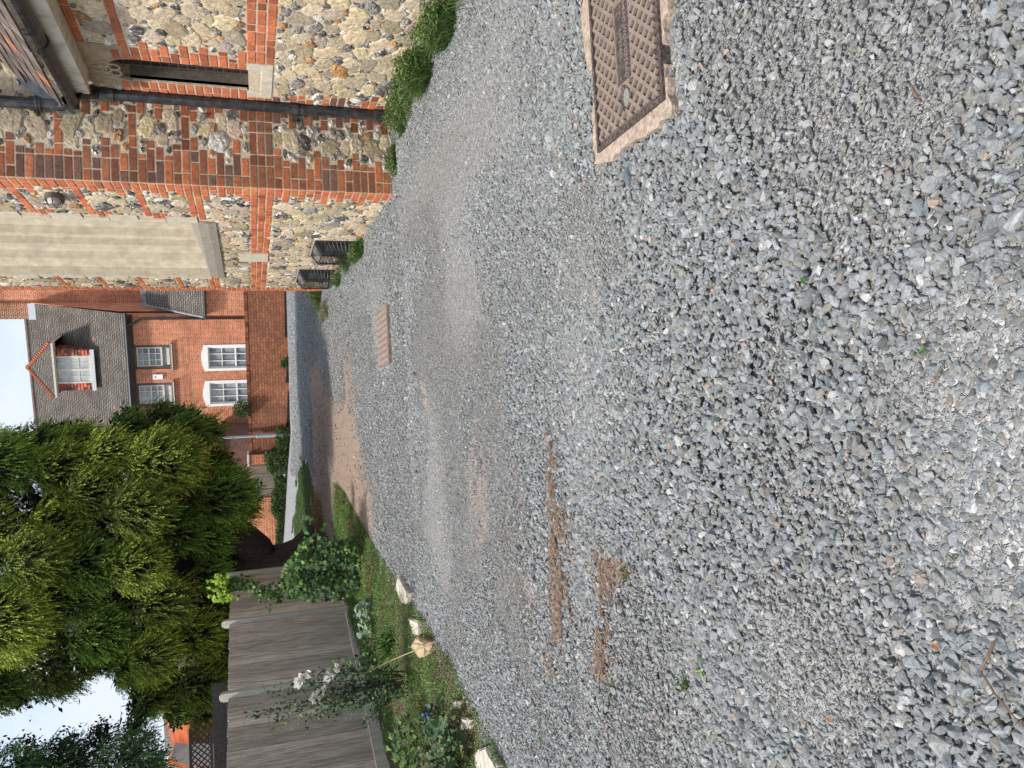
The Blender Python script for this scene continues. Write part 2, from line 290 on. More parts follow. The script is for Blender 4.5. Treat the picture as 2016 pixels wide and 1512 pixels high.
def scatter(name,n,xr,yr,size,seed,near=0,cover=1.0):
    r=np.random.default_rng(seed); x=r.uniform(*xr,n); y=r.uniform(*yr,n)
    # keep what lies inside the widened view
    keep=(x>-.62*y-.5)&(x<.62*y+.6)&(x>edge_x(y)-.25*r.random(n))
    keep&=(~((x>2.42)&(y>7.85))&(x<3.25))|((y>13.75)&(x<6))
    inM=(x>MH[0]-.0)&(x<MH[1]+.05)&(y>MH[2]-.01)&(y<MH[3]+.01); ring=(x>MH[0]-.085)&(x<2.0)&(y>MH[2]-.09-.03*np.sin(x*17))&(y<MH[3]+.12)&~inM
    ringcut=vnoise(x,y,9,21)<.8
    keep&=~(inM&(r.random(n)>.012)); keep&=~(ring&ringcut&(r.random(n)>.05))
    keep&=~((x>.66)&(x<1.38)&(y>8.25)&(y<9.05)&(r.random(n)>.38))
    x,y=x[keep],y[keep]; n=len(x)
    er,du,ro,pk=zones(x,y); big=vnoise(x,y,1.1,31)*.6+vnoise(x,y,3.3,32)*.4
    pz=np.clip((1-.9*inpoly(x,y,GPOLY))*(1-.55*du*(1 if near==0 else .1)-.95*er-.8*pk),.03,1)
    # needle litter strips have few stones
    s=size*np.exp(r.normal(0,.26,n))*(1-.45*du)*(.82+.4*big)
    k=r.random(n)<pz*cover; x,y,s,du,er=x[k],y[k],s[k],du[k],er[k]; 
    if near: q=r.random(len(x))<.22+.9*du; x,y,s,du,er=x[q],y[q],s[q],du[q],er[q]
    n=len(x); z=G(x,y)+(vnoise(x,y,.9,1)-.5)*.03*0+s*.16+(vnoise(x,y,2.4,33)-.5)*.012*(1-du)
    rot=np.stack([r.normal(0,.38,n),r.normal(0,.38,n),r.uniform(0,6.28,n)],-1)
    me=bpy.data.meshes.new(name); me.vertices.add(n); me.vertices.foreach_set('co',np.stack([x,y,z],-1).astype(np.float32).ravel())
    def A(nm,t,d,f='value'): q=me.attributes.new(nm,t,'POINT'); q.data.foreach_set(f,d)
    A('idx','INT',r.integers(0,NV,n).astype(np.int32)); A('rot','FLOAT_VECTOR',rot.astype(np.float32).ravel(),'vector')
    A('scl','FLOAT_VECTOR',(s[:,None]*r.uniform(.8,1.2,(n,3))).astype(np.float32).ravel(),'vector')
    g=np.clip(r.normal(.285,.062,n),.12,.5)+du*.02; t=r.random(n); blue=r.normal(.003,.006,n)-du*.012
    col=np.stack([g-blue-.006,g+.004,g+blue*1.1],-1)
    col[t>.972]=(np.array([.5,.49,.46])*r.uniform(.8,1.2,((t>.972).sum(),1)))
    w=(t<.007); col[w]=np.array([.42,.33,.27])*r.uniform(.7,1.15,(w.sum(),1)); w=(t>.007)&(t<.12); col[w]=np.array([.27,.26,.225])
    q=me.color_attributes.new('col','FLOAT_COLOR','POINT'); q.data.foreach_set('color',np.hstack([col,np.ones((n,1))]).astype(np.float32).ravel())
    o=bpy.data.objects.new(name,me); sc.collection.objects.link(o)
    ng=bpy.data.node_groups.get('scatter_stones')
    if not ng:
        ng=bpy.data.node_groups.new('scatter_stones','GeometryNodeTree'); ng.interface.new_socket('Geometry',in_out='INPUT',socket_type='NodeSocketGeometry'); ng.interface.new_socket('Geometry',in_out='OUTPUT',socket_type='NodeSocketGeometry')
        gi=N(ng,'NodeGroupInput'); go=N(ng,'NodeGroupOutput'); ci=N(ng,'GeometryNodeCollectionInfo'); ci.inputs[0].default_value=scol; ci.inputs[1].default_value=True; ci.inputs[2].default_value=True
        ip=N(ng,'GeometryNodeInstanceOnPoints'); ip.inputs['Pick Instance'].default_value=True
        def NA(nm,t): q=N(ng,'GeometryNodeInputNamedAttribute',data_type=t); q.inputs[0].default_value=nm; return [s for s in q.outputs if s.enabled and s.name=='Attribute'][0]
        e=N(ng,'FunctionNodeEulerToRotation'); L=ng.links.new
        L(gi.outputs[0],ip.inputs['Points']); L(ci.outputs[0],ip.inputs['Instance']); L(NA('idx','INT'),ip.inputs['Instance Index'])
        L(NA('rot','FLOAT_VECTOR'),e.inputs[0]); L(e.outputs[0],ip.inputs['Rotation']); L(NA('scl','FLOAT_VECTOR'),ip.inputs['Scale']); L(ip.outputs[0],go.inputs[0])
    md=o.modifiers.new('scatter','NODES'); md.node_group=ng; kind(o,'stuff'); return o
scatter('gravel',100000,(-3,3.2),(.7,3.6),.0285,1)
scatter('gravel',150000,(-3,3.3),(3.3,7.6),.024,2)
scatter('gravel',120000,(-3,3.3),(7.3,14.5),.026,3,cover=.8)
scatter('grit',110000,(-2.8,2.8),(.7,5.2),.0125,4,near=1)
scatter('grit',90000,(-2.8,3.0),(5.0,8.5),.014,5,near=1)

scatter('gravel',110000,(-3,6),(14.0,22.4),.034,6)
#@@PARTS@@
# ================================================================= CHURCH (flint, rubble and red brick)
XS=2.443; YF=7.907; XW=3.268; YE=13.62; CH=.0775; ZB=1.427
m_mas=mat('masonry',vc=True,rough=.85,noise=.28,nscale=38,bump=.6,bscale=70,dark=(.05,.04,.035),dscale=17,damt=.34)
m_flint=mat('flint',vc=True,rough=.5,noise=.65,nscale=42,bump=.7,bscale=60,spec=.45,dark=(.42,.40,.35),dscale=32,damt=.55)
m_rub=mat('rubble',vc=True,rough=.9,noise=.3,nscale=26,bump=1.0,bscale=40,dark=(.14,.11,.08),dscale=30,damt=.25)
m_mortar=mat('mortar',(.56,.47,.34),.95,noise=.28,nscale=30,bump=1.0,bscale=80)
m_lime=mat('limestone',vc=True,rough=.9,noise=.16,nscale=9,bump=.4,bscale=60,dark=(.3,.25,.18),dscale=5,damt=.35)
m_limeP=mat('pale_limestone',(.55,.49,.38),.9,noise=.14,nscale=14,bump=.3,bscale=60,dark=(.33,.28,.2),dscale=9,damt=.3)
m_black=mat('black_paint',(.018,.018,.02),.38,noise=.4,nscale=14,spec=.5,dark=(.07,.065,.06),dscale=14,damt=.5,bump=.1,bscale=30)
m_iron=mat('iron_dark',(.085,.07,.06),.55,noise=.3,nscale=30)
church=thing('church_building','flint and red brick church building with stone window and narrow lancet, filling the right side','church',(XS,YF,0))
class Plane:
    """o + s*S + z*Z, n points outwards"""
    def __init__(s,o,S,n): s.o=np.array(o,float); s.S=np.array(S,float); s.nv=np.array(n,float)
    def P(s,a,z,d=0): return s.o+a*s.S+np.array([0,0,1])*z+s.nv*d
pl_front=Plane((XS,YF,0),(1,0,0),(0,-1,0)); pl_side=Plane((XS,YF,0),(0,1,0),(-1,0,0)); pl_wing=Plane((XW,YF,0),(0,-1,0),(-1,0,0))
def brick_col(r,pal):
    if pal=='side': c=np.array([.56,.155,.065])*r.uniform(.78,1.18); c=c*np.array([1,r.uniform(.85,1.25),r.uniform(.8,1.3)]); 
    elif pal=='front':
        t=r.random(); c=np.array([.32,.12,.062])*r.uniform(.55,1.2) if t<.55 else (np.array([.47,.15,.065])*r.uniform(.75,1.15) if t<.82 else np.array([.18,.095,.07])*r.uniform(.7,1.2))
    else: c=np.array([.56,.17,.075])*r.uniform(.72,1.15); c=c if r.random()<.85 else c*np.array([.6,.55,.6])
    if pal!='front' and r.random()<.05: c=c*.62
    return c
BR=MB()
def lay(pl,z0,s0,s1,pal,r,depth=.03,first=None):
    """one course of bricks from s0 to s1"""
    s=s0; h=CH-.011; k=r.integers(0,2)
    while s<s1-.02:
        l=.225 if k%2==0 else .112; l=min(l,s1-s)
        if s1-(s+l)<.05: l=s1-s
        j=r.uniform(-.003,.003); d=r.uniform(-.001,.0045); e=.0065; bv=.004
        c=brick_col(r,pal); a0,a1,b0,b1=s+e,s+l-e,z0+e+j*.4,z0+CH-e+j*.4
        if a1-a0<.02: s+=l;k+=1;continue
        pp=[pl.P(a0,b0,-depth),pl.P(a1,b0,-depth),pl.P(a1,b1,-depth),pl.P(a0,b1,-depth)]
        w=lambda: r.uniform(-.0025,.0025)
        pm=[pl.P(a0+w(),b0+w(),d),pl.P(a1+w(),b0+w(),d),pl.P(a1+w(),b1+w(),d),pl.P(a0+w(),b1+w(),d)]
        pt=[pl.P(a0+bv,b0+bv,d+bv),pl.P(a1-bv,b0+bv,d+bv),pl.P(a1-bv,b1-bv,d+bv),pl.P(a0+bv,b1-bv,d+bv)]
        f=[(8,9,10,11)]+[(i,(i+1)%4,(i+1)%4+4,i+4) for i in range(4)]+[(i+4,(i+1)%4+4,(i+1)%4+8,i+8) for i in range(4)]
        BR.add(pp+pm+pt,f,tuple(c)); s+=l; k+=1
FL=MB(); RB=MB()
def stones(pl,s0,s1,z0,z1,blocked,seed,pal='front',dens=1.0,rubble=.45):
    r=np.random.default_rng(seed); A=(s1-s0)*(z1-z0); placed=[]; grid={}
    sizes=np.concatenate([r.uniform(.06,.108,int(A*30*rubble*2)),r.uniform(.036,.06,int(A*170)),r.uniform(.017,.034,int(A*420))])
    sizes=np.sort(sizes)[::-1]
    for R0 in sizes:
        for t in range(26 if R0>.06 else 9):
            s=r.uniform(s0+.02,s1-.02); z=r.uniform(z0,z1); asp=r.uniform(1.0,1.9); ang=r.normal(0,.35); a=R0*math.sqrt(asp); b_=R0/math.sqrt(asp)
            ok=True
            for (p0,p1,q0,q1) in blocked.near(z-b_*1.1,z+b_*1.1):
                if s+a*.9>p0 and s-a*.9<p1 and z+b_*.9>q0 and z-b_*.9<q1: ok=False;break
            if not ok: continue
            if s-a*.9<s0 or s+a*.9>s1: continue
            gi,gj=int(s/.12),int(z/.12)
            for i in range(gi-2,gi+3):
                for j in range(gj-2,gj+3):
                    for (s2,z2,a2,b2,an2) in grid.get((i,j),()):
                        dx,dz=s-s2,z-z2; d=math.hypot(dx,dz); 
                        if d<1e-6: ok=False;break
                        th=math.atan2(dz,dx)
                        f=lambda A_,B_,an:A_*B_/math.sqrt((B_*math.cos(th-an))**2+(A_*math.sin(th-an))**2)
                        if d<(f(a,b_,ang)+f(a2,b2,an2))*.90: ok=False;break
                    if not ok:break
                if not ok:break
            if not ok: continue
            grid.setdefault((gi,gj),[]).append((s,z,a,b_,ang)); placed.append((s,z,a,b_,ang,R0)); break
    for s,z,a,b_,ang,R0 in placed:
        isr=R0>.055 and r.random()<.86; n=11 if R0>.03 else 8
        sq=.35 if isr else 0.
        th=np.linspace(0,2*math.pi,n,endpoint=False)+r.uniform(0,.5); rad=1+r.uniform(-.26,.14,n)+sq*.95*np.abs(np.sin(2*th))
        h=R0*(.11 if isr else r.uniform(.22,.45)); h=min(h,.019); ca,sa=math.cos(ang),math.sin(ang)
        vs=[];fs=[]
        off=r.uniform(-.2,.2,2)
        for q,(k,hh) in enumerate(((1.02,-.006),(.93,h*.6),(.62 if not isr else .74,h),(.28,h*1.08))):
            for i in range(n):
                x=math.cos(th[i])*a*rad[i]*k+off[0]*a*(1-k); y=math.sin(th[i])*b_*rad[i]*k+off[1]*b_*(1-k)
                vs.append(pl.P(s+x*ca-y*sa,z+x*sa+y*ca,hh+(r.normal(0,.14)*h if q>0 else 0)))
        vs.append(pl.P(s+off[0]*a,z+off[1]*b_,h*1.05))
        for q in range(3):
            for i in range(n): fs.append((q*n+i,q*n+(i+1)%n,(q+1)*n+(i+1)%n,(q+1)*n+i))
        for i in range(n): fs.append((3*n+i,3*n+(i+1)%n,4*n))
        t=r.random()
        if isr: c=np.array([.53,.445,.31])*r.uniform(.62,1.2)*np.array([1,r.uniform(.94,1.01),r.uniform(.84,1.06)]); RB.add(vs,fs,tuple(c))
        else:
            rim=None
            if t<.42:
                if r.random()<.45: rim=(.58,.55,.49)
                c=np.array([.085,.08,.078])*r.uniform(.4,1.6)
            elif t<.62: c=np.array([.25,.235,.215])*r.uniform(.7,1.2)
            elif t<.78: c=np.array([.62,.59,.53])*r.uniform(.85,1.1)
            elif t<.90: c=np.array([.44,.20,.06])*r.uniform(.6,1.25)
            else: c=np.array([.42,.35,.25])*r.uniform(.8,1.2)
            FL.add(vs,fs,tuple(c))
            if rim:
                q0=len(FL.c)-len(fs)
                for q in range(2*n):
                    if q<n or r.random()<.45: FL.c[q0+q]=rim
class Block:
    def __init__(s): s.r=[]
    def add(s,a,b,c,d): s.r.append((a,b,c,d))
    def near(s,z0,z1): return [q for q in s.r if q[3]>z0 and q[2]<z1]
def course_z(k): return ZB-k*CH   # top of course k below the band top
KB=int((ZB+.35)/CH); KT=-int((6.0-ZB)/CH)
r=np.random.default_rng(5)
# front face: quoin at the corner, band, two string courses, bricks by the pipe
blk=Block(); 
for k in range(KT,KB+1):
    z1=course_z(k); z0=z1-CH
    if k in (0,1,2) or k in (-8,-14,-22): full=True
    else: full=False
    if z0<-.3: continue
    if full and (k<3): 
        if k in (0,1,2) or k==-8: lay(pl_front,z0,0,.835,'front',r); blk.add(0,.84,z0,z1); continue
        lay(pl_front,z0,0,.75,'front',r); blk.add(0,.75,z0,z1); continue
    q=[.28,.34,.225,.42,.30][k%5]+r.choice([0,0,.06]) ; lay(pl_front,z0,0,q,'front',r); blk.add(0,q,z0,z1)
    if k>-20:
        w=[.10,.20,.06,.16][k%4] if k>=3 or k%3 else .03; lay(pl_front,z0,.825-w,.825,'front',r); blk.add(.825-w,.83,z0,z1)
stones(pl_front,0,.83,-.1,6.0,blk,11,rubble=.4)
blk2=Block(); stones(pl_front,.83,2.6,2.9,5.6,blk2,12,rubble=.6)
# side face
blk=Block(); WS,WE=9.27-YF,12.40-YF
for k in range(KT,KB+1):
    z1=course_z(k); z0=z1-CH
    if z0<-.3: continue
    if k in (0,1,2): 
        lay(pl_side,z0,0,10.76-YF,'side',r); lay(pl_side,z0,11.27-YF,YE-YF,'side',r); blk.add(0,9,z0,z1); continue
    q=[.225,.34,.225,.30,.45][k%5]; f=[.34,.225,.34,.225][k%4]
    if k in (-7,-8): lay(pl_side,z0,0,WS-.12,'side',r); lay(pl_side,z0,WE+.1,YE-YF,'side',r); blk.add(0,9,z0,z1); continue
    if k in (-14,-21,-28,-35): lay(pl_side,z0,0,WS-.2,'side',r); lay(pl_side,z0,WE+.1,YE-YF,'side',r); blk.add(0,9,z0,z1); continue
    lay(pl_side,z0,0,q,'side',r); blk.add(0,q,z0,z1)
    lay(pl_side,z0,YE-YF-f,YE-YF,'side',r); blk.add(YE-YF-f,9,z0,z1)
    if z0>1.97 and k%7 in (1,2): lay(pl_side,z0,WS-.34,WS-.12,'side',r); blk.add(WS-.35,WS,z0,z1)
blk.add(WS-.2,WE+.16,1.88,7); blk.add(10.74-YF,11.29-YF,1.19,1.59)
blk.add(9.95-YF,10.85-YF,-.3,.66); blk.add(11.75-YF,12.75-YF,-.3,.75)
stones(pl_side,0,YE-YF,-.1,6.0,blk,13,rubble=.34)
# wing wall with the lancet (s runs towards the camera from the inner corner)
blk=Block(); LA,LB=YF-7.515,YF-7.095; LZ0,LZ1=1.40,2.40
for k in range(KT,KB+1):
    z1=course_z(k); z0=z1-CH
    if z0<-.3 or z1>2.80: continue
    if k in (0,1,2): lay(pl_wing,z0,.02,YF-7.66,'wing',r); lay(pl_wing,z0,YF-6.955,6.2,'wing',r); blk.add(0,7,z0,z1); continue
    w=[.11,.17,.11,.225][k%4]+(.06 if k>2 else 0)
    if k>2: w+=r.choice([0,.11,.2]); lay(pl_wing,z0,.02,w,'front',r); blk.add(0,w,z0,z1); continue
    if z0<2.46:
        e=[.225,.34,.225,.30,.18,.34][k%6]; lay(pl_wing,z0,.02,LA,'wing',r); lay(pl_wing,z0,LB,LB+e,'wing',r); blk.add(0,LB+e,z0,z1)
    if k==-13: lay(pl_wing,z0,LB,6.2,'wing',r); blk.add(0,7,z0,z1)
    if z1>2.70: lay(pl_wing,z0,YF-6.86,6.2,'wing',r); blk.add(0,7,z0,z1)
blk.add(LA-.12,LB+.24,2.49,2.76); blk.add(YF-7.67,YF-6.95,1.19,1.43)
stones(pl_wing,0,6.2,-.1,2.74,blk,14,rubble=.36)
RBo=RB.build('rubble_stones',m_rub,church,fix=False); FLo=FL.build('flints',m_flint,church,fix=False); BRo=BR.build('brickwork',m_mas,church,fix=False)
# mortar bed / wall bodies
w=MB(); T=.5
def wallpoly(w,pl,s0,s1,z0,z1,d=0.0,th=.45): 
    a=pl.P(s0,z0,d); w.prism([pl.P(s0,z0,d),pl.P(s1,z0,d),pl.P(s1,z1,d),pl.P(s0,z1,d)],-pl.nv*th)
# front wall (butts against the side wall)
wallpoly(w,pl_front,.0,.822,-.4,6.4); wallpoly(w,pl_front,.822,3.2,2.6,6.4)
ws=pl_side
def sidebox(a,b,z0,z1): wallpoly(w,ws,a,b,z0,z1)
sidebox(.452,WS,-.4,6.4); sidebox(WE,YE-YF,-.4,6.4); sidebox(WS,WE,-.4,1.885)
wg=pl_wing
wallpoly(w,wg,.0,LA,-.4,2.9); wallpoly(w,wg,LA,LB,-.4,1.41); wallpoly(w,wg,LB,6.3,-.4,2.9); wallpoly(w,wg,LA,LB,2.62,2.9)
w.box((XS+.46,YE-.45,-.4),(7.5,YE-.01,6.4)); w.box((6.0,YF+.46,-.4),(6.4,YE-.46,6.4))
w.box((XW+.45,YF-6.3,-.4),(6.4,YF-5.9,2.9)) 
w.build('flint_wall',m_mortar,church)
# upper roof of the main block (out of frame)
w=MB(); w.prism([(XS-.15,YF-.2,6.35),(7.0,YF-.2,6.35),(4.7,YF-.2,8.4)],(0,6.3,0)); w.build('roof',mat('roof_tile',(.10,.075,.06),.85,noise=.3),church)
# ---- large stone window: far jamb mouldings, near dressings, sloping sill
w=MB(); y1=12.40
prof=[(0,0),(.0,-.03),(.11,-.055),(.15,-.13),(.19,-.23),(.29,-.27),(.32,-.33),(.36,-.38),(.45,-.41),(.48,-.48),(.58,-.52),(.61,-.58),(.66,-.70),(1.05,-.70)]
pts=[(XS+a+.0,y1+b_) for a,b_ in prof]
poly=[(x,y) for x,y in pts]+[(XS+1.05,y1+.0)]
w.prism([(x,y,1.9) for x,y in poly],(0,0,4.5),(.52,.455,.34)); 
jj=w
rr=np.random.default_rng(3)
# mortar joints of the jamb as thin proud strips
for i in range(len(pts)-2):
    if i%2==0: continue
    z=2.1+rr.uniform(0,.5)
    while z<5.6:
        (xa,ya),(xb,yb)=pts[i],pts[i+1]; d=np.array([xb-xa,yb-ya]); n=nrm(np.array([d[1],-d[0]])) ; 
        if n[0]*-1+n[1]*-1<0: n=-n
        a=np.array([xa,ya])+n*.0022; b_=np.array([xb,yb])+n*.0022
        jj.add([(a[0],a[1],z),(b_[0],b_[1],z),(b_[0],b_[1],z+.007),(a[0],a[1],z+.007)],[(0,1,2,3)],(.64,.58,.44)); z+=rr.uniform(.28,.7)
jj.build('window_jamb',m_lime,church,fix=False)
w=MB()
# near jamb dressing seen edge on + alternating quoins, both sides
z=1.99; w2=MB()
k=0
while z<6:
    h=rr.uniform(.24,.34); l=.10 if k%2 else .235
    w.obox(ws.P(WS-l,z,-.05),ws.S*(l+.002),ws.nv*.062,(0,0,h-.008)); l=.02 if k%2 else .16
    w2.obox(ws.P(WE+.003,z,-.05),ws.S*(l+.04),ws.nv*.060,(0,0,h-.008)); z+=h;k+=1
w.build('stone_quoin',m_limeP,church); w2.build('stone_quoin',m_limeP,church)
w=MB(); w.prism([ws.P(WS-.05,1.80,.028),ws.P(WS-.05,1.885,.028),ws.P(WS-.05,2.0,.0),ws.P(WS-.05,2.34,-1.0),ws.P(WS-.05,1.80,-1.0)],ws.S*(WE-WS+.06)); w.build('window_sill',mat('sill_stone',(.30,.27,.22),.9,noise=.3,nscale=30,bump=.7,bscale=50,dark=(.1,.09,.08),dscale=12,damt=.6,stretch=(1,6,1)),church)
w=MB(); w.obox(ws.P(.6,1.9,-1.05),ws.S*4,-ws.nv*.03,(0,0,4.4)); w.build('glass',mat('dark_glass',(.03,.035,.04),.15,spec=.6),church)
w=MB(); w.obox(ws.P(10.765-YF,1.2,-.03),ws.S*.5,ws.nv*.045,(0,0,.375)); w.build('stone_block',m_limeP,church)
# ---- lancet window in the wing
w=MB()
LM=(LA+LB)/2; hw=(LB-LA)/2
# stone head: slab with a trefoil-ish recessed arch, built as ring of voussoir outline
zt=2.40; arch=[(LM+hw*math.cos(t),zt+hw*.85*math.sin(t)) for t in np.linspace(0,math.pi,13)]
s0,s1_,z0_,z1_=LA-.12,LB+.24,2.49,2.755
def slab(w,outer,inner,d0,d1):
    """outer and inner outlines of same length joined as a pierced slab"""
    n=len(outer); vs=[wg.P(a,z,d0) for a,z in outer]+[wg.P(a,z,d0) for a,z in inner]+[wg.P(a,z,d1) for a,z in outer]+[wg.P(a,z,d1) for a,z in inner]
    fs=[]
    for i in range(n-1):
        fs+= [(i,i+1,n+i+1,n+i),(2*n+i,2*n+i+1,3*n+i+1,3*n+i),(n+i,n+i+1,3*n+i+1,3*n+i),(i,i+1,2*n+i+1,2*n+i)]
    w.add(vs,fs)
outer=[]
for t in np.linspace(0,math.pi,13):
    c_,s_=math.cos(t),math.sin(t); k=1/max(abs(c_),abs(s_),1e-6); a=c_*k; b_=s_*k
    outer.append((LM+(s1_-LM)*a if a>0 else LM+(LM-s0)*a, 2.415+ (z1_-2.415)*b_))
slab(w,outer,[(a,z) for a,z in arch],.006,-.14); w.build('lancet_head',mat('tan_stone',(.36,.28,.18),.9,noise=.2,nscale=12,bump=.4,dark=(.2,.15,.1),dscale=7,damt=.4),church)
w=MB()   # trefoil cusps as a shallow carved ring
for dx,dz in ((-.10,.10),(0,.165),(.10,.10),(-.055,.03),(.055,.03)):
    c=[wg.P(LM+dx+.052*math.cos(t),2.49+dz+.045*math.sin(t),.012) for t in np.linspace(0,2*math.pi,13)]; w.tube(c,.009,6)
w.build('carved_foil',mat('tan_stone2',(.42,.35,.25),.9,noise=.2),church)
w=MB()
w.obox(wg.P(LA,1.40,-.145),wg.S*(LB-LA),-wg.nv*.02,(0,0,1.25)); w.build('lancet_glass',mat('lancet_pane',(.035,.03,.03),.3,noise=.5,nscale=25,spec=.5),church)
w=MB()
for i in range(1,15): z=1.40+i*.076; w.obox(wg.P(LA+.01,z,-.12),wg.S*(LB-LA-.02),wg.nv*.006,(0,0,.006))
for i in range(1,6): w.obox(wg.P(LA+i*.07,1.41,-.121),wg.S*.005,wg.nv*.006,(0,0,1.2))
w.build('window_guard',m_iron,church)
w=MB(); w.prism([wg.P(LA,1.40,-.02),wg.P(LA,2.5,-.02),wg.P(LA,2.5,-.04),wg.P(LA,1.4,-.04)],wg.S*.02)
for a in (LA,LB-.02): w.obox(wg.P(a,1.405,-.02),wg.S*.02,-wg.nv*.1,(0,0,1.02))
w.build('lancet_frame',mat('weathered_frame',(.12,.10,.08),.8,noise=.3),church)
w=MB(); a0,a1=YF-7.66,YF-6.955
w.prism([wg.P(a0,1.205,.008),wg.P(a0,1.30,.008),wg.P(a0,1.40,-.12),wg.P(a0,1.205,-.12)],wg.S*(a1-a0)); w.obox(wg.P(a0,1.30,-.1),wg.S*(LA-a0),wg.nv*.106,(0,0,.125)); w.obox(wg.P(LB,1.30,-.1),wg.S*(a1-LB),wg.nv*.106,(0,0,.125))
w.build('lancet_sill',m_limeP,church)
# ---- wing roof, fascia, gutter, pipes
w=MB(); w.obox((3.06,1.6,2.735),(0,5.80,0),(.03,0,0),(0,0,.14)); w.obox((3.09,1.6,2.742),(0,5.79,0),(.20,0,0),(0,0,.02)); w.build('fascia_board',mat('cream_paint',(.62,.56,.45),.6,noise=.12,nscale=10,dark=(.2,.17,.12),dscale=8,damt=.4),church)
w=MB(); cx_,cz=3.0,2.90
n=9; prof=[(cx_+.068*math.cos(t),cz+.068*math.sin(t)) for t in np.linspace(math.pi,2*math.pi,n)]+[(cx_+.06*math.cos(t),cz+.06*math.sin(t)) for t in np.linspace(2*math.pi,math.pi,n)]
w.prism([(a,1.6,b_) for a,b_ in prof],(0,5.86,0)); 
for yy in (6.35,4.4): 
    pr=[(cx_+.079*math.cos(t),cz+.079*math.sin(t)) for t in np.linspace(math.pi*.97,2.03*math.pi,n)]+[(cx_+.066*math.cos(t),cz+.066*math.sin(t)) for t in np.linspace(2*math.pi,math.pi,n)]
    w.prism([(a,yy,b_) for a,b_ in pr],(0,.07,0))
w.box((2.94,7.455,2.83),(3.06,7.47,2.93))
w.build('gutter',m_black,church)
w=MB(); rr=np.random.default_rng(9); sl=math.tan(R(47)); 
for i in range(17):
    x0=2.99+i*.085; z0=2.945+i*.085*sl
    y=1.6; ye=7.885 if x0>3.26 else 7.50+(x0-2.99)*.3
    while y<ye-.01:
        wd=min(rr.uniform(.155,.17),ye-y); t=.016; o=(x0,y+.003,z0+.012+rr.uniform(-.004,.004)); ux=np.array([.11,0,.11*sl-.014]); nn=nrm(np.array([-sl,0,1]))*t
        c=np.array([.13,.10,.085])*rr.uniform(.6,1.4)
        if rr.random()<.05: c=np.array([.35,.12,.06])
        w.obox(np.array(o)+nn*.5,ux,(0,wd-.004,0),nn,tuple(c)); y+=wd
w.build('tile_roof',mat('plain_tile',vc=True,rough=.85,noise=.3,nscale=30,bump=.5),church,fix=False)
w=MB(); pp=[(3.05,YF-.006,2.96),(4.4,YF-.006,2.96+1.35*sl),(4.4,YF-.006,3.20+1.35*sl),(3.9,YF-.006,3.12+.85*sl),(3.62,YF-.006,3.13+.57*sl),(3.5,YF-.006,3.06+.42*sl),(3.3,YF-.006,3.09+.25*sl),(3.05,YF-.006,3.07)]
w.prism(pp,(0,-.025,0)); w.build('lead_flashing',mat('lead',(.22,.235,.25),.5,noise=.5,nscale=8,metal=.2,bump=.5,bscale=15),church)
w=MB(); px,py_=3.235,YF-.13
def coll(w,z,rad,h): w.tube([(px,py_,z),(px,py_,z+h)],rad,14)
w.tube([(3.06,7.40,2.84),(3.08,7.46,2.80),(3.2,7.70,2.80),(px,py_,2.74),(px,py_,2.6),(px,py_,-.1)],[.05,.058,.06,.062,.06,.06],14)
coll(w,2.60,.077,.10); coll(w,.95,.074,.075); coll(w,.10,.078,.09); coll(w,.055,.07,.035)
w.box((px-.095,py_-.01,.955),(px+.03,YF-.0,1.0)); w.tube([(px,py_,.0),(px-.01,py_-.08,-.05)],.058,12)
w.build('downpipe',m_black,church)
w=MB(); ux=3.10
w.tube([(ux,YF-.1,6.2),(ux,YF-.1,3.12)],.053,14); w.tube([(ux,YF-.1,3.20),(ux,YF-.1,3.29)],.066,14); w.tube([(ux,YF-.1,3.225),(ux,YF-.1,3.24)],.074,14)
w.tube([(ux,YF-.1,3.13),(ux+.0,YF-.11,3.04),(ux+.01,YF-.2,2.97)],[.054,.054,.05],14,cap=False)
w.box((ux-.08,YF-.1,3.235),(ux+.08,YF,3.26)); w.build('upper_downpipe',m_black,church)
# ---- bulkhead lamp
w=MB(); lc=ws.P(8.40-YF,3.235); 
def oval(w,c,ry,rz,x0,x1,k0=1,k1=1,n=20):
    a=[(c[0]-x0,c[1]+ry*k0*math.cos(t),c[2]+rz*k0*math.sin(t)) for t in np.linspace(0,2*math.pi,n,endpoint=False)]; b_=[(c[0]-x1,c[1]+ry*k1*math.cos(t),c[2]+rz*k1*math.sin(t)) for t in np.linspace(0,2*math.pi,n,endpoint=False)]
    w.add(a+b_,[tuple(range(n))[::-1],tuple(range(n,2*n))]+[(i,(i+1)%n,(i+1)%n+n,i+n) for i in range(n)])
oval(w,lc,.13,.085,0,.06); lamp=w.build('lamp_body',mat('lamp_metal',(.11,.085,.075),.5,noise=.2),church)
w=MB(); oval(w,lc,.105,.062,.06,.085,1,.95); oval(w,lc,.1,.058,.085,.105,1,.75); w.build('lamp_lens',mat('frosted_lens',(.42,.41,.37),.25,spec=.6),lamp)
w=MB()
for dy in (-.045,.03): w.tube([(lc[0]-.06,lc[1]+dy,lc[2]-.075),(lc[0]-.115,lc[1]+dy,lc[2]-.05),(lc[0]-.118,lc[1]+dy,lc[2]+.05),(lc[0]-.06,lc[1]+dy,lc[2]+.075)],.004,6)
w.tube([(lc[0]-.06,lc[1]-.118,lc[2]),(lc[0]-.112,lc[1]-.09,lc[2]),(lc[0]-.119,lc[1],lc[2]),(lc[0]-.112,lc[1]+.09,lc[2]),(lc[0]-.06,lc[1]+.118,lc[2])],.004,6); w.build('wire_guard',m_black,lamp)
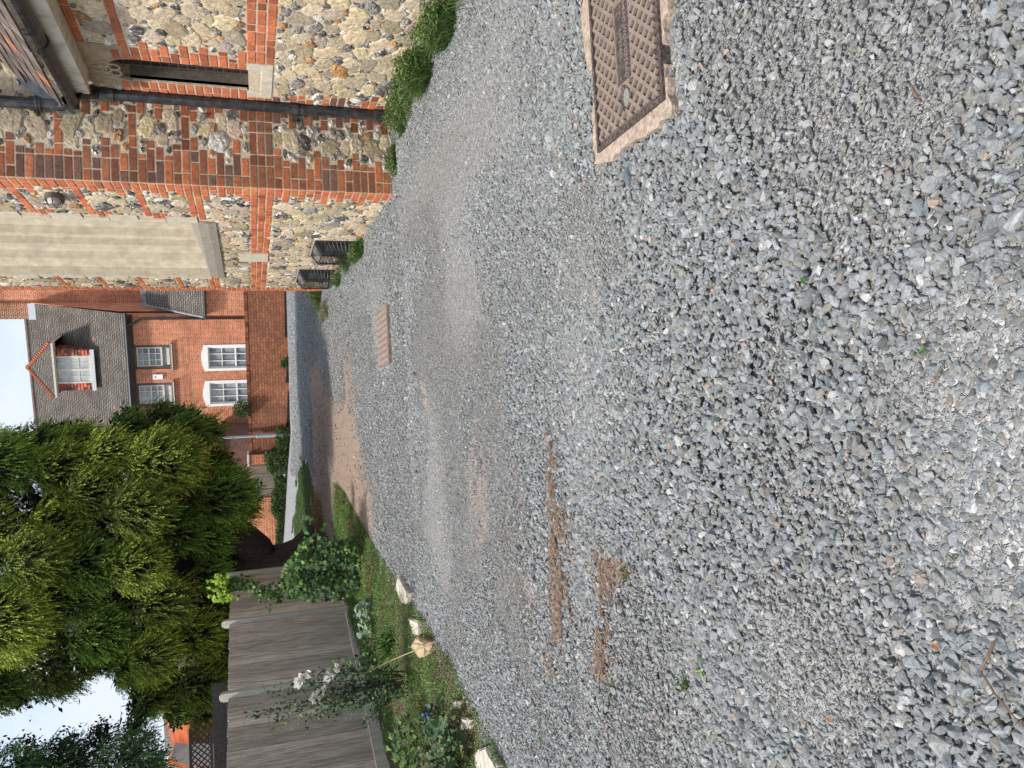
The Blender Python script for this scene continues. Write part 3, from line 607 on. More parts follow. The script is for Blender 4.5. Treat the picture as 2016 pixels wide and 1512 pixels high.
# ---- two wire basket guards over the cellar vents
def basket(y0,y1,z0,z1,d,lab):
    t=thing('vent_guard',lab,'vent guard',(XS,y0,z0),'basket guards on the church wall'); w=MB(); X0=XS-.012
    top=[(X0-d,y0+.08,z1-.06),(X0-d,y1-.08,z1-.06)]
    w.box((X0-.0,y0,z0),(X0+.02,y1,z1)); w.build('grille_back',mat('vent_black',(.012,.012,.013),.7),t)
    w=MB(); a=.004
    def P(yy,zz,f): return (X0-d*f,yy,zz)
    Y0,Y1,Z0,Z1=y0+.06,y1-.06,z0+.02,z1-.09
    for q in [[P(y0,z0,0),P(Y0,Z0,1),P(Y1,Z0,1),P(y1,z0,0)],[P(y0,z1,0),P(Y0,Z1,1),P(Y1,Z1,1),P(y1,z1,0)],[P(Y0,Z0,1),P(Y0,Z1,1)],[P(Y1,Z0,1),P(Y1,Z1,1)],[P(y0,z0,0),P(y0,z1,0),P(y1,z1,0),P(y1,z0,0)]]: w.tube(q,.009,6)
    w.build('guard_frame',m_black,t)
    w=MB(); n=int((Y1-Y0)/.045)
    for i in range(n+1):
        yy=Y0+(Y1-Y0)*i/n; yb=y0+(y1-y0)*i/n; w.tube([P(yb,z1,0),P(yy,Z1,1),P(yy,Z0,1)],a*.8,4)
    n=int((Z1-Z0)/.04)
    for i in range(n+1):
        zz=Z0+(Z1-Z0)*i/n; zb=z0+(z1-z0)*i/n; w.tube([P(y0,zb,0),P(Y0,zz,1),P(Y1,zz,1),P(y1,zb,0)],a*.8,4)
    w.build('wire_mesh',m_black,t)
    w=MB(); 
    for i in range(14): w.box((X0-.02,y0+.12,z0+.12+i*(z1-z0-.3)/13),(X0-.004,y1-.25,z0+.132+i*(z1-z0-.3)/13))
    w.build('louvre',mat('louvre_grey',(.06,.065,.07),.5),t); return t
basket(9.98,10.80,.06,.64,.13,'black wire basket guard low on the church wall, nearer one amid weeds')
basket(11.80,12.70,.22,.73,.13,'black wire basket guard low on the church wall, nearest its far end')

# ================================================================= MANHOLE
mh=thing('manhole_cover','rusty rectangular manhole cover with diamond grid pattern, lying in the gravel at the right edge','manhole cover',(MH[0],MH[2],0))
x0,x1,y0,y1=MH; m_rust=mat('rusty_iron',(.07,.048,.042),.8,dark=(.2,.19,.17),dscale=60,damt=.5,noise=.3,nscale=30,bump=.5,bscale=90,metal=.15); m_rub2=mat('worn_iron',(.235,.185,.15),.6,noise=.2,nscale=18,bump=.3,bscale=90,metal=.1)
w=MB(); w.box((x0,y0,-.02),(x1,y1,.012)); w.build('cover_plate',m_rust,mh)
w=MB(); t=.022
for a,b_ in (((x0-t,y0-t,-.02),(x1+t,y0-.004,.02)),((x0-t,y1+.004,-.02),(x1+t,y1+t,.02)),((x0-t,y0-.004,-.02),(x0-.004,y1+.004,.02)),((x1+.004,y0-.004,-.02),(x1+t,y1+.004,.02))): w.box(a,b_)
w.build('cover_frame',m_rust,mh)
w=MB(); tx0,tx1,ty0,ty1=x0+.175,x0+.50,(y0+y1)/2-.055,(y0+y1)/2+.055; kx,ky=x0+.105,(y0+y1)/2
# diamond lattice: crossing ribs, cut round text panel and key hole
def seg(p,q):
    n=26; on=None
    for i in range(n+1):
        u=p+(q-p)*i/n; ok=(x0+.012<u[0]<x1-.012) and (y0+.012<u[1]<y1-.012) and not(tx0-.012<u[0]<tx1+.012 and ty0-.012<u[1]<ty1+.012) and (((u[0]-kx)/.052)**2+((u[1]-ky)/.04)**2>1)
        if ok and on is None: on=u
        if (not ok or i==n) and on is not None:
            e=u; d=e-on; l=np.linalg.norm(d)
            if l>.01:
                d/=l; s_=np.array([-d[1],d[0]])*.0078
                c=[on-s_,e-s_,e+s_,on+s_]; w.prism([(a[0],a[1],.010) for a in c],(0,0,.0115+random.random()*.0006))
            on=None
dx,dy=.030,.034
for i in range(-24,30):
    for sg in (1,-1):
        p=np.array([x0,y0+i*dy*2*.999+ (0 if sg>0 else dy*0)]); q=p+np.array([1,sg*dy/dx])*(x1-x0)
        if sg<0: p=p+np.array([0,0]); 
        for k in range(12): seg(p+(q-p)*k/12,p+(q-p)*(k+1)/12)
w.build('diamond_grid',m_rub2,mh,fix=True)
w=MB(); 
for a,b_ in (((tx0-.012,ty0-.012,.01),(tx1+.012,ty0-.004,.0185)),((tx0-.012,ty1+.004,.01),(tx1+.012,ty1+.012,.0185)),((tx0-.012,ty0-.004,.01),(tx0-.004,ty1+.004,.0185)),((tx1+.004,ty0-.004,.01),(tx1+.012,ty1+.004,.0185))): w.box(a,b_)
w.build('text_panel_rim',m_rub2,mh)
w=MB(); c=[(kx+.045*math.cos(t),ky+.034*math.sin(t),.0135) for t in np.linspace(0,2*math.pi,21)]; w.tube(c,.008,6,cap=False); w.build('keyhole_rim',m_rust,mh)
w=MB(); n=20; w.prism([(kx+.04*math.cos(t),ky+.03*math.sin(t),.011) for t in np.linspace(0,2*math.pi,n,endpoint=False)],(0,0,.004)); w.build('keyhole_fill',mat('grit_fill',(.27,.27,.25),.95,noise=.5,nscale=120,bump=1,bscale=150),mh)
def text(body,loc,size,m,parent,rot=(0,0,0),ext=.002,name='lettering'):
    c=bpy.data.curves.new(name,'FONT'); c.body=body; c.size=size; c.extrude=ext; c.align_x='CENTER'; c.align_y='CENTER'; c.space_character=1.08
    o=bpy.data.objects.new(name,c); sc.collection.objects.link(o); dg=bpy.context.evaluated_depsgraph_get(); me=bpy.data.meshes.new_from_object(o.evaluated_get(dg)); bpy.data.objects.remove(o)
    o=bpy.data.objects.new(name,me); me.materials.clear(); me.materials.append(m); sc.collection.objects.link(o); o.location=loc; o.rotation_euler=rot; o.parent=parent; return o
tcx,tcy=(tx0+tx1)/2,(ty0+ty1)/2
text('HEAD WOODSTEAD',(tcx,tcy-.018,.0145),.032,m_rub2,mh,(0,0,math.pi)); text('LIMITED',(tcx,tcy+.022,.0145),.03,m_rub2,mh,(0,0,math.pi))
# broken concrete bedding round it
w=MB(); r=np.random.default_rng(2); pts=[]
per=[(x0-.09,y0-.05),(x0-.1,y0+.12),(x0-.075,y0+.3),(x0-.09,y1-.05),(x0-.05,y1+.07),(x0+.12,y1+.075),(x0+.2,y1+.07),(x0+.24,y1+.025),(x0+.36,y1+.03),(x0+.38,y1+.10),(x0+.6,y1+.13),(x1+.12,y1+.07),(x1+.15,y0),(x1+.1,y0-.1),(x0+.45,y0-.10),(x0+.3,y0-.075),(x0+.25,y0-.03),(x0+.12,y0-.02),(x0+.05,y0-.035)]
dense=[]
for i in range(len(per)):
    a=np.array(per[i]); b_=np.array(per[(i+1)%len(per)])
    for k in range(5): dense.append(a+(b_-a)*k/5+r.normal(0,.006,2))
w.prism([(p[0],p[1],-.02) for p in dense],(0,0,.040)); 
bed=w.build('concrete_bedding',mat('old_concrete',(.44,.345,.27),.95,noise=.3,nscale=30,bump=1.2,bscale=60,dark=(.2,.15,.11),dscale=45,damt=.5),None); tag(bed,'broken tan concrete bedding surrounding the rusty manhole cover','concrete surround')
# second, half buried drain cover with ribs
dc=thing('drain_cover','small brown ribbed drain cover half buried in gravel in front of the church end','drain cover',(.68,8.27,0))
w=MB(); w.box((.70,8.29,-.02+.02),(1.34,9.02,.060)); w.build('cover_plate',mat('brown_iron',(.20,.155,.13),.85,noise=.35,nscale=25,bump=.8),dc)
w=MB()
for i in range(9): x=.73+i*.068; w.box((x,8.32,.058),(x+.04,8.99,.066))
w.build('rib',mat('brown_rib',(.27,.21,.175),.8,noise=.3),dc)

mh.location.z=.012
for ch in mh.children: pass
# ================================================================= FAR BRICK HOUSE
TH=R(16); he1=np.array([-math.cos(TH),math.sin(TH),0]); he2=np.array([math.sin(TH),math.cos(TH),0])   # left along the front, back
def onplane(x,y,p,n):
    r=ray(x,y); o=np.array([0,0,EYE]); return o+r*((np.array(p)-o)@n/(r@n))
hC=ony(247,619,32.5); hC=np.array([hC[0],32.5,0])
def hl(x,y,depth=0):
    """sight line met with the front plane (set back by depth) -> local (a along front to the left, z)"""
    p=onplane(x,y,hC+he2*depth,he2); d=p-hC; return float(d@he1),float(p[2])
def HP(a,z,d=0): return hC+he1*a+he2*d+np.array([0,0,z])
def lb(o_,name,m,parent):  # build in house-local axes so brick courses follow the wall
    w=o_; Rm=Matrix(((-he1[0],he2[0],0),(-he1[1],he2[1],0),(0,0,1))); V=[]
    w.v=[ (np.asarray(v)-hC)@np.array([[-he1[0],he2[0],0],[-he1[1],he2[1],0],[0,0,1]]) for v in w.v]
    o=w.build(name,m,None); o.matrix_world=Matrix.Translation(Vector(hC))@Rm.to_4x4(); 
    if parent: o.parent=parent; o.matrix_parent_inverse=Matrix.Identity(4)
    return o
m_hbrick=brick_mat('house_brick',(.60,.195,.085),(.47,.135,.065),(.56,.40,.28),ms=.009,dark=(.30,.10,.06),damt=.35)
m_dbrick=brick_mat('dark_brick',(.30,.10,.055),(.17,.06,.045),(.42,.33,.2),ms=.012,dark=(.45,.15,.06),damt=.5)
m_white=mat('white_paint',(.78,.77,.74),.45,noise=.05,nscale=6)
m_cream=mat('aged_white_paint',(.55,.53,.46),.6,noise=.15,nscale=8)
m_glass=mat('window_glass',(.24,.26,.265),.14,noise=.55,nscale=2.2,spec=.7)
m_net=mat('net_curtain',(.38,.40,.39),.9,noise=.25,nscale=5)
house=thing('brick_house','orange brick house with dark tiled roof and hipped dormer behind the garden wall','house',tuple(hC))
aL=15.5
zE=hl(247,619)[1]; zR_=9.9
W_L=9.5   # depth of the house
rise=4.15; run=3.6
w=MB()
# front wall with window openings cut as separate wall pieces
wins=[]
def wrect(x0,x1,yr,yl): 
    a0,z1=hl(x0,(yr+yl)/2); _,z0=hl(x1,(yr+yl)/2); ar,_=hl((x0+x1)/2,yr); al,_=hl((x0+x1)/2,yl); return [ar,al,z0,z1]
U1=wrect(252,336,679,727); U2=wrect(258,340,754,800); L1=wrect(402,520,678,729); L2=wrect(406,520,748,798)
U1[3]=U2[3]=zE-.22; U2[2]=U1[2]=(U1[2]+U2[2])/2; L1[3]=L2[3]=(L1[3]+L2[3])/2
L1[2]=L2[2]=.9
cols=[(U1[0],U1[1]),(U2[0],U2[1])]
def quad(a0,a1,z0,z1,d=0,th=.3): w.prism([HP(a0,z0,d),HP(a1,z0,d),HP(a1,z1,d),HP(a0,z1,d)],he2*th)
# uneven columns: build as vertical strips between sorted edges
eds=sorted({-.0,U1[0],U1[1],U2[0],U2[1],L1[0],L1[1],L2[0],L2[1],aL})
for i in range(len(eds)-1):
    a0,a1=eds[i],eds[i+1]; mid=(a0+a1)/2; z=-.5; ops=sorted([(q[2],q[3]) for q in (U1,U2,L1,L2) if q[0]<mid<q[1]])
    for (b0,b1) in ops: quad(a0,a1,z,b0); z=b1
    quad(a0,a1,z,zE)
w.prism([HP(0,-.5,.3),HP(0,zE-.05,.3),HP(0,zE+rise-.05,run),HP(0,zE+rise-.05,run+.2),HP(0,-.5,run+.2)],he1*.25)   # end gable wall seen past the roof edge
w.prism([HP(aL,-.5,.3),HP(aL,zE-.05,.3),HP(aL,zE+rise-.05,run),HP(aL,zE-.05,2*run),HP(aL,-.5,2*run)],-he1*.25)
w.prism([HP(.25,-.5,2*run),HP(aL-.25,-.5,2*run),HP(aL-.25,zE-.05,2*run),HP(.25,zE-.05,2*run)],-he2*.25)
lb(w,'wall',m_hbrick,house)
# roof
m_roof=bpy.data.materials.new('old_roof_tiles'); m_roof.use_nodes=True; nt=m_roof.node_tree; L=nt.links.new; b=nt.nodes['Principled BSDF']; b.inputs['Roughness'].default_value=.85
tc=N(nt,'ShaderNodeTexCoord'); sp=N(nt,'ShaderNodeSeparateXYZ'); L(tc.outputs['Object'],sp.inputs[0]); cb=N(nt,'ShaderNodeCombineXYZ'); L(sp.outputs[0],cb.inputs[0]); L(sp.outputs[2],cb.inputs[1])
br=N(nt,'ShaderNodeTexBrick',inp={1:(.17,.145,.12,1),2:(.11,.095,.08,1),3:(.03,.026,.022,1),4:1.,5:.012,6:.1,7:0.,8:.17,9:.075}); L(cb.outputs[0],br.inputs[0])
n=N(nt,'ShaderNodeTexNoise',inp={2:1.6,3:8.,4:.7}); L(tc.outputs['Object'],n.inputs[0]); r_=N(nt,'ShaderNodeMapRange',inp={1:.3,2:.7,3:.7,4:1.5}); L(n.outputs[0],r_.inputs[0])
v=N(nt,'ShaderNodeVectorMath',operation='SCALE'); L(br.outputs[0],v.inputs[0]); L(r_.outputs[0],v.inputs[3])
vo=N(nt,'ShaderNodeTexVoronoi',inp={2:.85}); mpp=N(nt,'ShaderNodeMapping',inp={3:(2.2,1,5)}); L(tc.outputs['Object'],mpp.inputs[0]); L(mpp.outputs[0],vo.inputs[0])
sc2=N(nt,'ShaderNodeSeparateColor'); L(vo.outputs[1],sc2.inputs[0]); gt=N(nt,'ShaderNodeMath',operation='LESS_THAN',inp={1:.16}); L(vo.outputs[0],gt.inputs[0]); g2=N(nt,'ShaderNodeMath',operation='GREATER_THAN',inp={1:.86}); L(sc2.outputs[0],g2.inputs[0]); g3=N(nt,'ShaderNodeMath',operation='MULTIPLY'); L(gt.outputs[0],g3.inputs[0]); L(g2.outputs[0],g3.inputs[1])
c=mixc(nt,g3.outputs[0],v.outputs[0],(.42,.16,.08)); nl=N(nt,'ShaderNodeTexNoise',inp={2:14.,3:4.}); L(tc.outputs['Object'],nl.inputs[0]); rl=N(nt,'ShaderNodeMapRange',inp={1:.6,2:.75,3:0.,4:.5}); L(nl.outputs[0],rl.inputs[0])
c=mixc(nt,rl.outputs[0],c,(.33,.31,.24)); L(c,b.inputs['Base Color']); bp=N(nt,'ShaderNodeBump',inp={0:1.,1:.03}); bp.invert=True; L(br.outputs[1],bp.inputs['Height']); L(bp.outputs[0],b.inputs['Normal'])
w=MB(); t=np.array([0,0,.10])
def tiled(w,P0,P1,Q1,Q0,n,th=.035):
    """roof slope from eave P0-P1 to ridge Q0-Q1 in n overlapping courses"""
    P0,P1,Q0,Q1=[np.array(q,float) for q in (P0,P1,Q0,Q1)]
    for i in range(n):
        f0=i/n; f1=(i+1.25)/n if i<n-1 else 1
        a=P0+(Q0-P0)*f0; b_=P1+(Q1-P1)*f0; c_=P1+(Q1-P1)*f1; d=P0+(Q0-P0)*f1; up=np.array([0,0,th])
        w.add([a,b_,c_,d,a+up,b_+up,c_+up*.1,d+up*.1],[(0,3,2,1),(4,5,6,7),(0,1,5,4),(1,2,6,5),(2,3,7,6),(3,0,4,7)])
ov=.28
tiled(w,HP(-.05,zE-.05,-ov),HP(aL,zE-.05,-ov),HP(aL,zE+rise,run),HP(-.05,zE+rise,run),44)
tiled(w,HP(aL,zE,2*run+ov),HP(-.05,zE,2*run+ov),HP(-.05,zE+rise,run),HP(aL,zE+rise,run),6)
rf=lb(w,'roof',m_roof,house)
w=MB(); w.tube([HP(-.05,zE+rise+.02,run),HP(aL,zE+rise+.02,run)],.09,8); lb(w,'ridge_tiles',mat('ridge_tile',(.14,.10,.08),.85,noise=.4,nscale=8),house)
w=MB(); w.tube([HP(-.1,zE-.02,-ov-.03),HP(aL,zE-.02,-ov-.03)],.065,8)
w.prism([HP(0,zE-.22,-.01),HP(aL,zE-.22,-.01),HP(aL,zE-.08,-.2),HP(0,zE-.08,-.2)],(0,0,.03)); lb(w,'gutter',m_black,house)
def sash(q,lab,frame,arch=False,dark=False,curt=True):
    a0,a1,z0,z1=q; D=.12
    f=MB(); fw=.10 if not dark else .05
    f.prism([HP(a0,z0,.0+(-.03 if arch else .03)),HP(a0+fw,z0,-.03 if arch else .03),HP(a0+fw,z1,-.03 if arch else .03),HP(a0,z1,-.03 if arch else .03)],he2*D)
    f.prism([HP(a1-fw,z0,-.03 if arch else .03),HP(a1,z0,-.03 if arch else .03),HP(a1,z1,-.03 if arch else .03),HP(a1-fw,z1,-.03 if arch else .03)],he2*D)
    if arch:
        n=9; top=[HP(a0+(a1-a0)*i/(n-1),z1+.12*math.sin(math.pi*i/(n-1)),-.032) for i in range(n)]; f.prism([HP(a1-fw,z1-.14,-.032),HP(a0+fw,z1-.14,-.032)]+[HP(a0+.001,z1-.14,-.032)]+top+[HP(a1-.001,z1-.14,-.032)],he2*D)
    else: f.prism([HP(a0+fw,z1-.06,.03),HP(a1-fw,z1-.06,.03),HP(a1-fw,z1,.03),HP(a0+fw,z1,.03)],he2*D)
    o=lb(f,'window_frame',m_white if arch else mat('dark_frame',(.10,.07,.055),.7),house)
    f=MB(); b0,b1=a0+fw+.004,a1-fw-.004; t=z1-(.14 if arch else .06)-.003; zb=z0+.02 if arch else z0+.30; md=(t+zb)/2+.02; bw=.045
    def bar(A0,A1,B0,B1,d=.06): f.prism([HP(A0,B0,d),HP(A1,B0,d),HP(A1,B1,d),HP(A0,B1,d)],he2*.045)
    bar(b0,b0+bw,zb,t); bar(b1-bw,b1,zb,t); bar(b0+bw,b1-bw,t-bw,t); bar(b0+bw,b1-bw,md-.03,md+.03,.055); bar(b0+bw,b1-bw,zb,zb+.06)
    for i in (1,2): x=b0+(b1-b0)*i/3; bar(x-.014,x+.014,zb+.06,md-.03,.062); bar(x-.014,x+.014,md+.03,t-bw,.062)
    for z in ((zb+md)/2,(md+t)/2): 
        for i in range(3): bar(b0+bw if i==0 else b0+(b1-b0)*i/3+.0145,(b1-bw) if i==2 else b0+(b1-b0)*(i+1)/3-.0145,z-.013,z+.013,.062)
    if not arch: bar(b0+bw,b1-bw,zb-.26,zb-.16,.08)
    s_=lb(f,'sash_bars',m_white if arch else m_cream,house)
    f=MB(); f.prism([HP(a0,z0,.115),HP(a1,z0,.115),HP(a1,z1,.115),HP(a0,z1,.115)],he2*.01); lb(f,'pane',m_glass,house)
    if not arch:
        f=MB(); f.prism([HP(a0-.09,z0-.07,-.10),HP(a1+.09,z0-.07,-.10),HP(a1+.09,z0-.0,-.10),HP(a0-.09,z0-.0,-.10)],he2*.14); lb(f,'sill',m_cream,house)
        f=MB()
        f.tube([HP(a0-.07,z0-.02,-.2),HP(a0-.07,z0-.22,-.2),HP(a1+.07,z0-.22,-.2),HP(a1+.07,z0-.02,-.2)],.012,5); f.tube([HP(a0-.07,z0-.03,0),HP(a0-.07,z0-.03,-.2),HP(a1+.07,z0-.03,-.2),HP(a1+.07,z0-.03,0)],.012,5); lb(f,'planter_rail',m_black,house)
sash(U1,'',0); sash(U2,'',0); sash(L1,'',0,True); sash(L2,'',0,True)
# dormer
dz=hl(180,728,.55); 
d0=.75
DR,_=hl(150,690,d0); DL,_=hl(150,768,d0); _,dzb=hl(181,728,d0); _,dzt=hl(108,728,d0); wr,_=hl(140,701,d0); wl,_=hl(140,755,d0)
dm=MB(); 
def dq(m_,a0,a1,z0,z1,d,th): m_.prism([HP(a0,z0,d),HP(a1,z0,d),HP(a1,z1,d),HP(a0,z1,d)],he2*th)
slp=rise/(run+ov)
w=MB()
for (A,B) in ((DR,wr),(wl,DL)):
    pass
def roofd(z): return (z-zE+.05)/slp-ov
m_tile=mat('hung_tiles',vc=True,rough=.8,noise=.25,nscale=10); rr=np.random.default_rng(4)
def hung(a0,a1,z0,z1,d,dirv,ncol):
    """tile hanging in chequered courses"""
    z=z0; k=0
    while z<z1-.01:
        a=a0-(.08 if k%2 else 0)
        while a<a1:
            A=max(a,a0); B=min(a+.16,a1); c=np.array([.45,.12,.07])*rr.uniform(.5,1.3) if rr.random()<.65 else np.array([.10,.055,.05])
            if B-A>.02: w.prism([HP(A,z,d-.02),HP(B,z,d-.02),HP(B,z+.11,d),HP(A,z+.11,d)],he2*.03,tuple(c))
            a+=.165
        z+=.115; k+=1
hung(DR,wr,dzb,dzt,d0,None,2); hung(wl,DL,dzb,dzt,d0,None,2)
z=dzb; k=0
while z<dzt:     # right cheek
    dd=d0; 
    while dd<roofd(z)+.4:
        c=np.array([.42,.11,.07])*rr.uniform(.5,1.2) if rr.random()<.6 else np.array([.10,.055,.05]); w.prism([HP(DR-.02,z,dd),HP(DR-.02,z,dd+.16),HP(DR,z+.11,dd+.16),HP(DR,z+.11,dd)],he1*.03,tuple(c)); 
        w.prism([HP(DL+.02,z,dd),HP(DL+.02,z,dd+.16),HP(DL,z+.11,dd+.16),HP(DL,z+.11,dd)],-he1*.03,tuple(c)); dd+=.165
    z+=.115
dor=lb(w,'dormer',m_tile,house)
w=MB(); w.prism([HP(DR+.03,dzb,d0+.02),HP(DL-.03,dzb,d0+.02),HP(DL-.03,dzt,d0+.02),HP(DR+.03,dzt,d0+.02)],he2*2.2); lb(w,'dormer_body',mat('dormer_body_m',(.2,.08,.05),.9),house)
w=MB(); ap_,zap=hl(55,722,d0+.7); am=(DR+DL)/2; ex0,ex1=DR-.38,DL+.22; ze=dzt+.02; zap=min(zap,ze+1.6)
A=HP(ex0,ze,d0-.25); B=HP(ex1,ze,d0-.25); C_=HP(am,zap,d0+.85); D_=HP(am,zap,roofd(zap)+.4)
E_=HP(ex0,ze,roofd(ze)+.3); F_=HP(ex1,ze,roofd(ze)+.3)
def slope_tri(w,A,B,C,n):
    for i in range(n):
        f0=i/n;f1=min((i+1.2)/n,.999); a=A+(C-A)*f0;b_=B+(C-B)*f0;c_=B+(C-B)*f1;d=A+(C-A)*f1;up=np.array([0,0,.03]); w.add([a,b_,c_,d,a+up,b_+up,c_+up*.1,d+up*.1],[(0,3,2,1),(4,5,6,7),(0,1,5,4),(1,2,6,5),(2,3,7,6),(3,0,4,7)])
slope_tri(w,A,B,C_,13); tiled(w,E_,A,C_,D_,13); tiled(w,B,F_,D_,C_,13); lb(w,'dormer_roof',m_roof,house)
w=MB()
for (P,Q) in ((A,C_),(B,C_)):
    for i in range(14):
        a=P+(Q-P)*i/14; b_=P+(Q-P)*(i+.85)/14; w.tube([a+(0,0,.05),b_+(0,0,.035)],[.075,.055],6)
w.tube([C_+(0,0,.02),C_+he2*.3+(0,0,.06)],[.11,.08],8); lb(w,'hip_tiles',mat('orange_tile',(.45,.14,.06),.8,noise=.3,nscale=6),house)
w=MB(); w.prism([A+(0,0,-.07),B+(0,0,-.07),B+(0,0,.0),A+(0,0,.0)],he2*.04); w.prism([A+(0,0,-.07),E_+(0,0,-.07),E_,A],he1*.04)
w.prism([A+(0,0,-.09)+he2*.05,B+(0,0,-.09)+he2*.05,B+(0,0,-.09)+he2*.3,A+(0,0,-.09)+he2*.3],(0,0,.02)); lb(w,'dormer_fascia',m_cream,house)
w=MB(); dq(w,DR-.03,DL+.03,dzb-.12,dzb+.02,d0-.07,.1); lb(w,'lead_apron',mat('pale_lead',(.55,.57,.6),.5),house)
w=MB(); 
def bar(A0,A1,B0,B1,d=d0-.01): w.prism([HP(A0,B0,d),HP(A1,B0,d),HP(A1,B1,d),HP(A0,B1,d)],he2*.05)
bar(wr,wr+.07,dzb+.02,dzt); bar(wl-.07,wl,dzb+.02,dzt); bar(wr+.07,wl-.07,dzt-.07,dzt); bar(wr+.07,wl-.07,dzb+.02,dzb+.09); m_=(wr+wl)/2; bar(m_-.045,m_+.045,dzb+.09,dzt-.07)
for q in (.25,.75): x=wr+(wl-wr)*q; bar(x-.015,x+.015,dzb+.09,dzt-.07,d0-.002)
for i in (1,2): z=dzb+(dzt-dzb)*i/3+.02; bar(wr+.07,m_-.045,z-.014,z+.014,d0-.0045); bar(m_+.045,wl-.07,z-.014,z+.014,d0-.0045)
lb(w,'dormer_sash',m_cream,house)
w=MB(); dq(w,wr+.02,wl-.02,dzb+.03,dzt-.01,d0+.012,.006); lb(w,'dormer_pane',mat('pale_blind',(.42,.43,.41),.35,noise=.3,nscale=3),house)
# alarm box
a0,z1=hl(301,737); a1,z0=hl(321,746)
w=MB(); dq(w,a0,a1,z0,z1,-.07,.07); bx=lb(w,'alarm_box',m_white,house); w=MB(); am_,zm=(a0+a1)/2,z1-.09; w.prism([HP(am_+.035*math.cos(t),zm+.035*math.sin(t),-.074) for t in np.linspace(0,2*math.pi,12,endpoint=False)],he2*.003); lb(w,'alarm_lamp',mat('red_lens',(.5,.08,.03),.4),house)
# tall chimney stack and flank wall at the right end, lean-to and its pipe
tall=thing('side_building','tall red brick wing with chimney and dark tiled lean-to, right of the orange house','house',tuple(hC-he1*1.0))
w=MB(); b1=run-.35
A_=onplane(100,628,hC+he2*b1,he2)-hC; aC=float(A_@he1); B_=onplane(100,597,hC+he2*b1,he2)-hC; aD=float(B_@he1)
dq(w,aD,aC,zE+1.2,16,b1,1.2); lb(w,'chimney',m_dbrick,tall)
w=MB(); w.prism([HP(aD-.003,-.5,b1+.12),HP(aD-4,-.5,b1+.12),HP(aD-4,15.5,b1+.12),HP(aD-.003,15.5,b1+.12)],he2*2.5)
w.prism([HP(-.06,-.5,.4),HP(-.06,zE+.25,.4),HP(-.06,zE+rise-.3,run-.45),HP(-.06,-.5,run-.45)],-he1*.02)
lb(w,'wall',m_hbrick,tall)
w=MB(); w.prism([HP(aC+.02,zE+slp*(b1+ov)-.1,b1-.05),HP(aD,zE+slp*(b1+ov)-.1,b1-.05),HP(aD,zE+slp*(b1+ov)+.22,b1-.05),HP(aC+.02,zE+slp*(b1+ov)+.22,b1-.05)],he2*.05); lb(w,'lead_flashing',mat('pale_lead',(.55,.57,.6),.5),tall)
# lean-to
ld=-1.0
le_r,lz=hl(402,572,ld); le_l,lz2=hl(402,624,ld); lt_l,lzt=hl(289,601,1.2); 
w=MB(); tiled(w,HP(le_r-2,lz,ld),HP(le_l,lz2,ld),HP(lt_l,lzt,1.2),HP(le_r-2,lzt,1.2),24); lb(w,'lean_to_roof',m_roof,tall)
w=MB(); w.tube([HP(le_l,lz2+.02,ld),HP(lt_l,lzt+.05,1.2)],.05,6); w.prism([HP(lt_l+.05,lzt,1.18),HP(le_r-2,lzt,1.18),HP(le_r-2,lzt+.2,1.18),HP(lt_l+.05,lzt+.2,1.18)],he2*.03); lb(w,'lead_verge',mat('lead',(.2,.2,.2)),tall)
w=MB(); w.tube([HP(le_r-2,lz-.03,ld-.05),HP(le_l+.05,lz2-.03,ld-.05)],.06,8); lb(w,'gutter',m_black,tall)
w=MB(); w.prism([HP(le_r-2,-.5,ld+.25),HP(le_l-.02,-.5,ld+.25),HP(le_l-.02,lz2-.05,ld+.25),HP(le_r-2,lz-.05,ld+.25)],he2*.9); lb(w,'lean_to_wall',m_hbrick,tall)
w=MB(); p,_=hl(300,627.5,-.12); w.tube([HP(p+.25,zE-.05,-.3),HP(p+.2,zE-.2,-.25),HP(p,zE-.55,-.1),HP(p,-.3,-.1)],.05,8)
for z in (3.1,4.6): w.tube([HP(p,z,-.1),HP(p,z+.1,-.1)],.07,8)
lb(w,'downpipe',m_black,house)

# ================================================================= GARDEN WALL, GATE, POLE
gA=np.array([3.668,22.694,0]); gth=R(12); g1=np.array([-math.cos(gth),math.sin(gth),0]); g2=np.array([math.sin(gth),math.cos(gth),0])
def gl(x,y): p=onplane(x,y,gA,g2); return float((p-gA)@g1),float(p[2])
def GP(a,z,d=0): return gA+g1*a+g2*d+np.array([0,0,z])
def gb(w,name,m,parent,o0=None):
    w.v=[(np.asarray(v)-gA)@np.array([[-g1[0],g2[0],0],[-g1[1],g2[1],0],[0,0,1]]) for v in w.v]
    o=w.build(name,m,None); o.matrix_world=Matrix.Translation(Vector(gA))@Matrix(((-g1[0],g2[0],0),(-g1[1],g2[1],0),(0,0,1))).to_4x4()
    if parent: o.parent=parent; o.matrix_parent_inverse=Matrix.Identity(4)
    return o
m_gbrick=brick_mat('garden_brick',(.42,.155,.072),(.30,.105,.058),(.13,.10,.075),ms=.009,rowh=.078,dark=(.12,.065,.045),damt=.65,bump=.9)
m_obrick=brick_mat('orange_brick',(.58,.18,.07),(.46,.13,.055),(.56,.40,.27),ms=.009,dark=(.42,.2,.1),damt=.4)
ap0=gl(520,893)[0]; ap1=gl(520,912)[0]; ZT=1.565
gw=thing('garden_wall','low weathered brown brick garden wall with black plinth, running across in front of the house','wall',tuple(gA))
w=MB(); w.prism([GP(-5,.1),GP(ap0,.1),GP(ap0,ZT-.08),GP(-5,ZT-.08)],g2*.23); gb(w,'brick_face',m_gbrick,gw)
w=MB(); a=-5
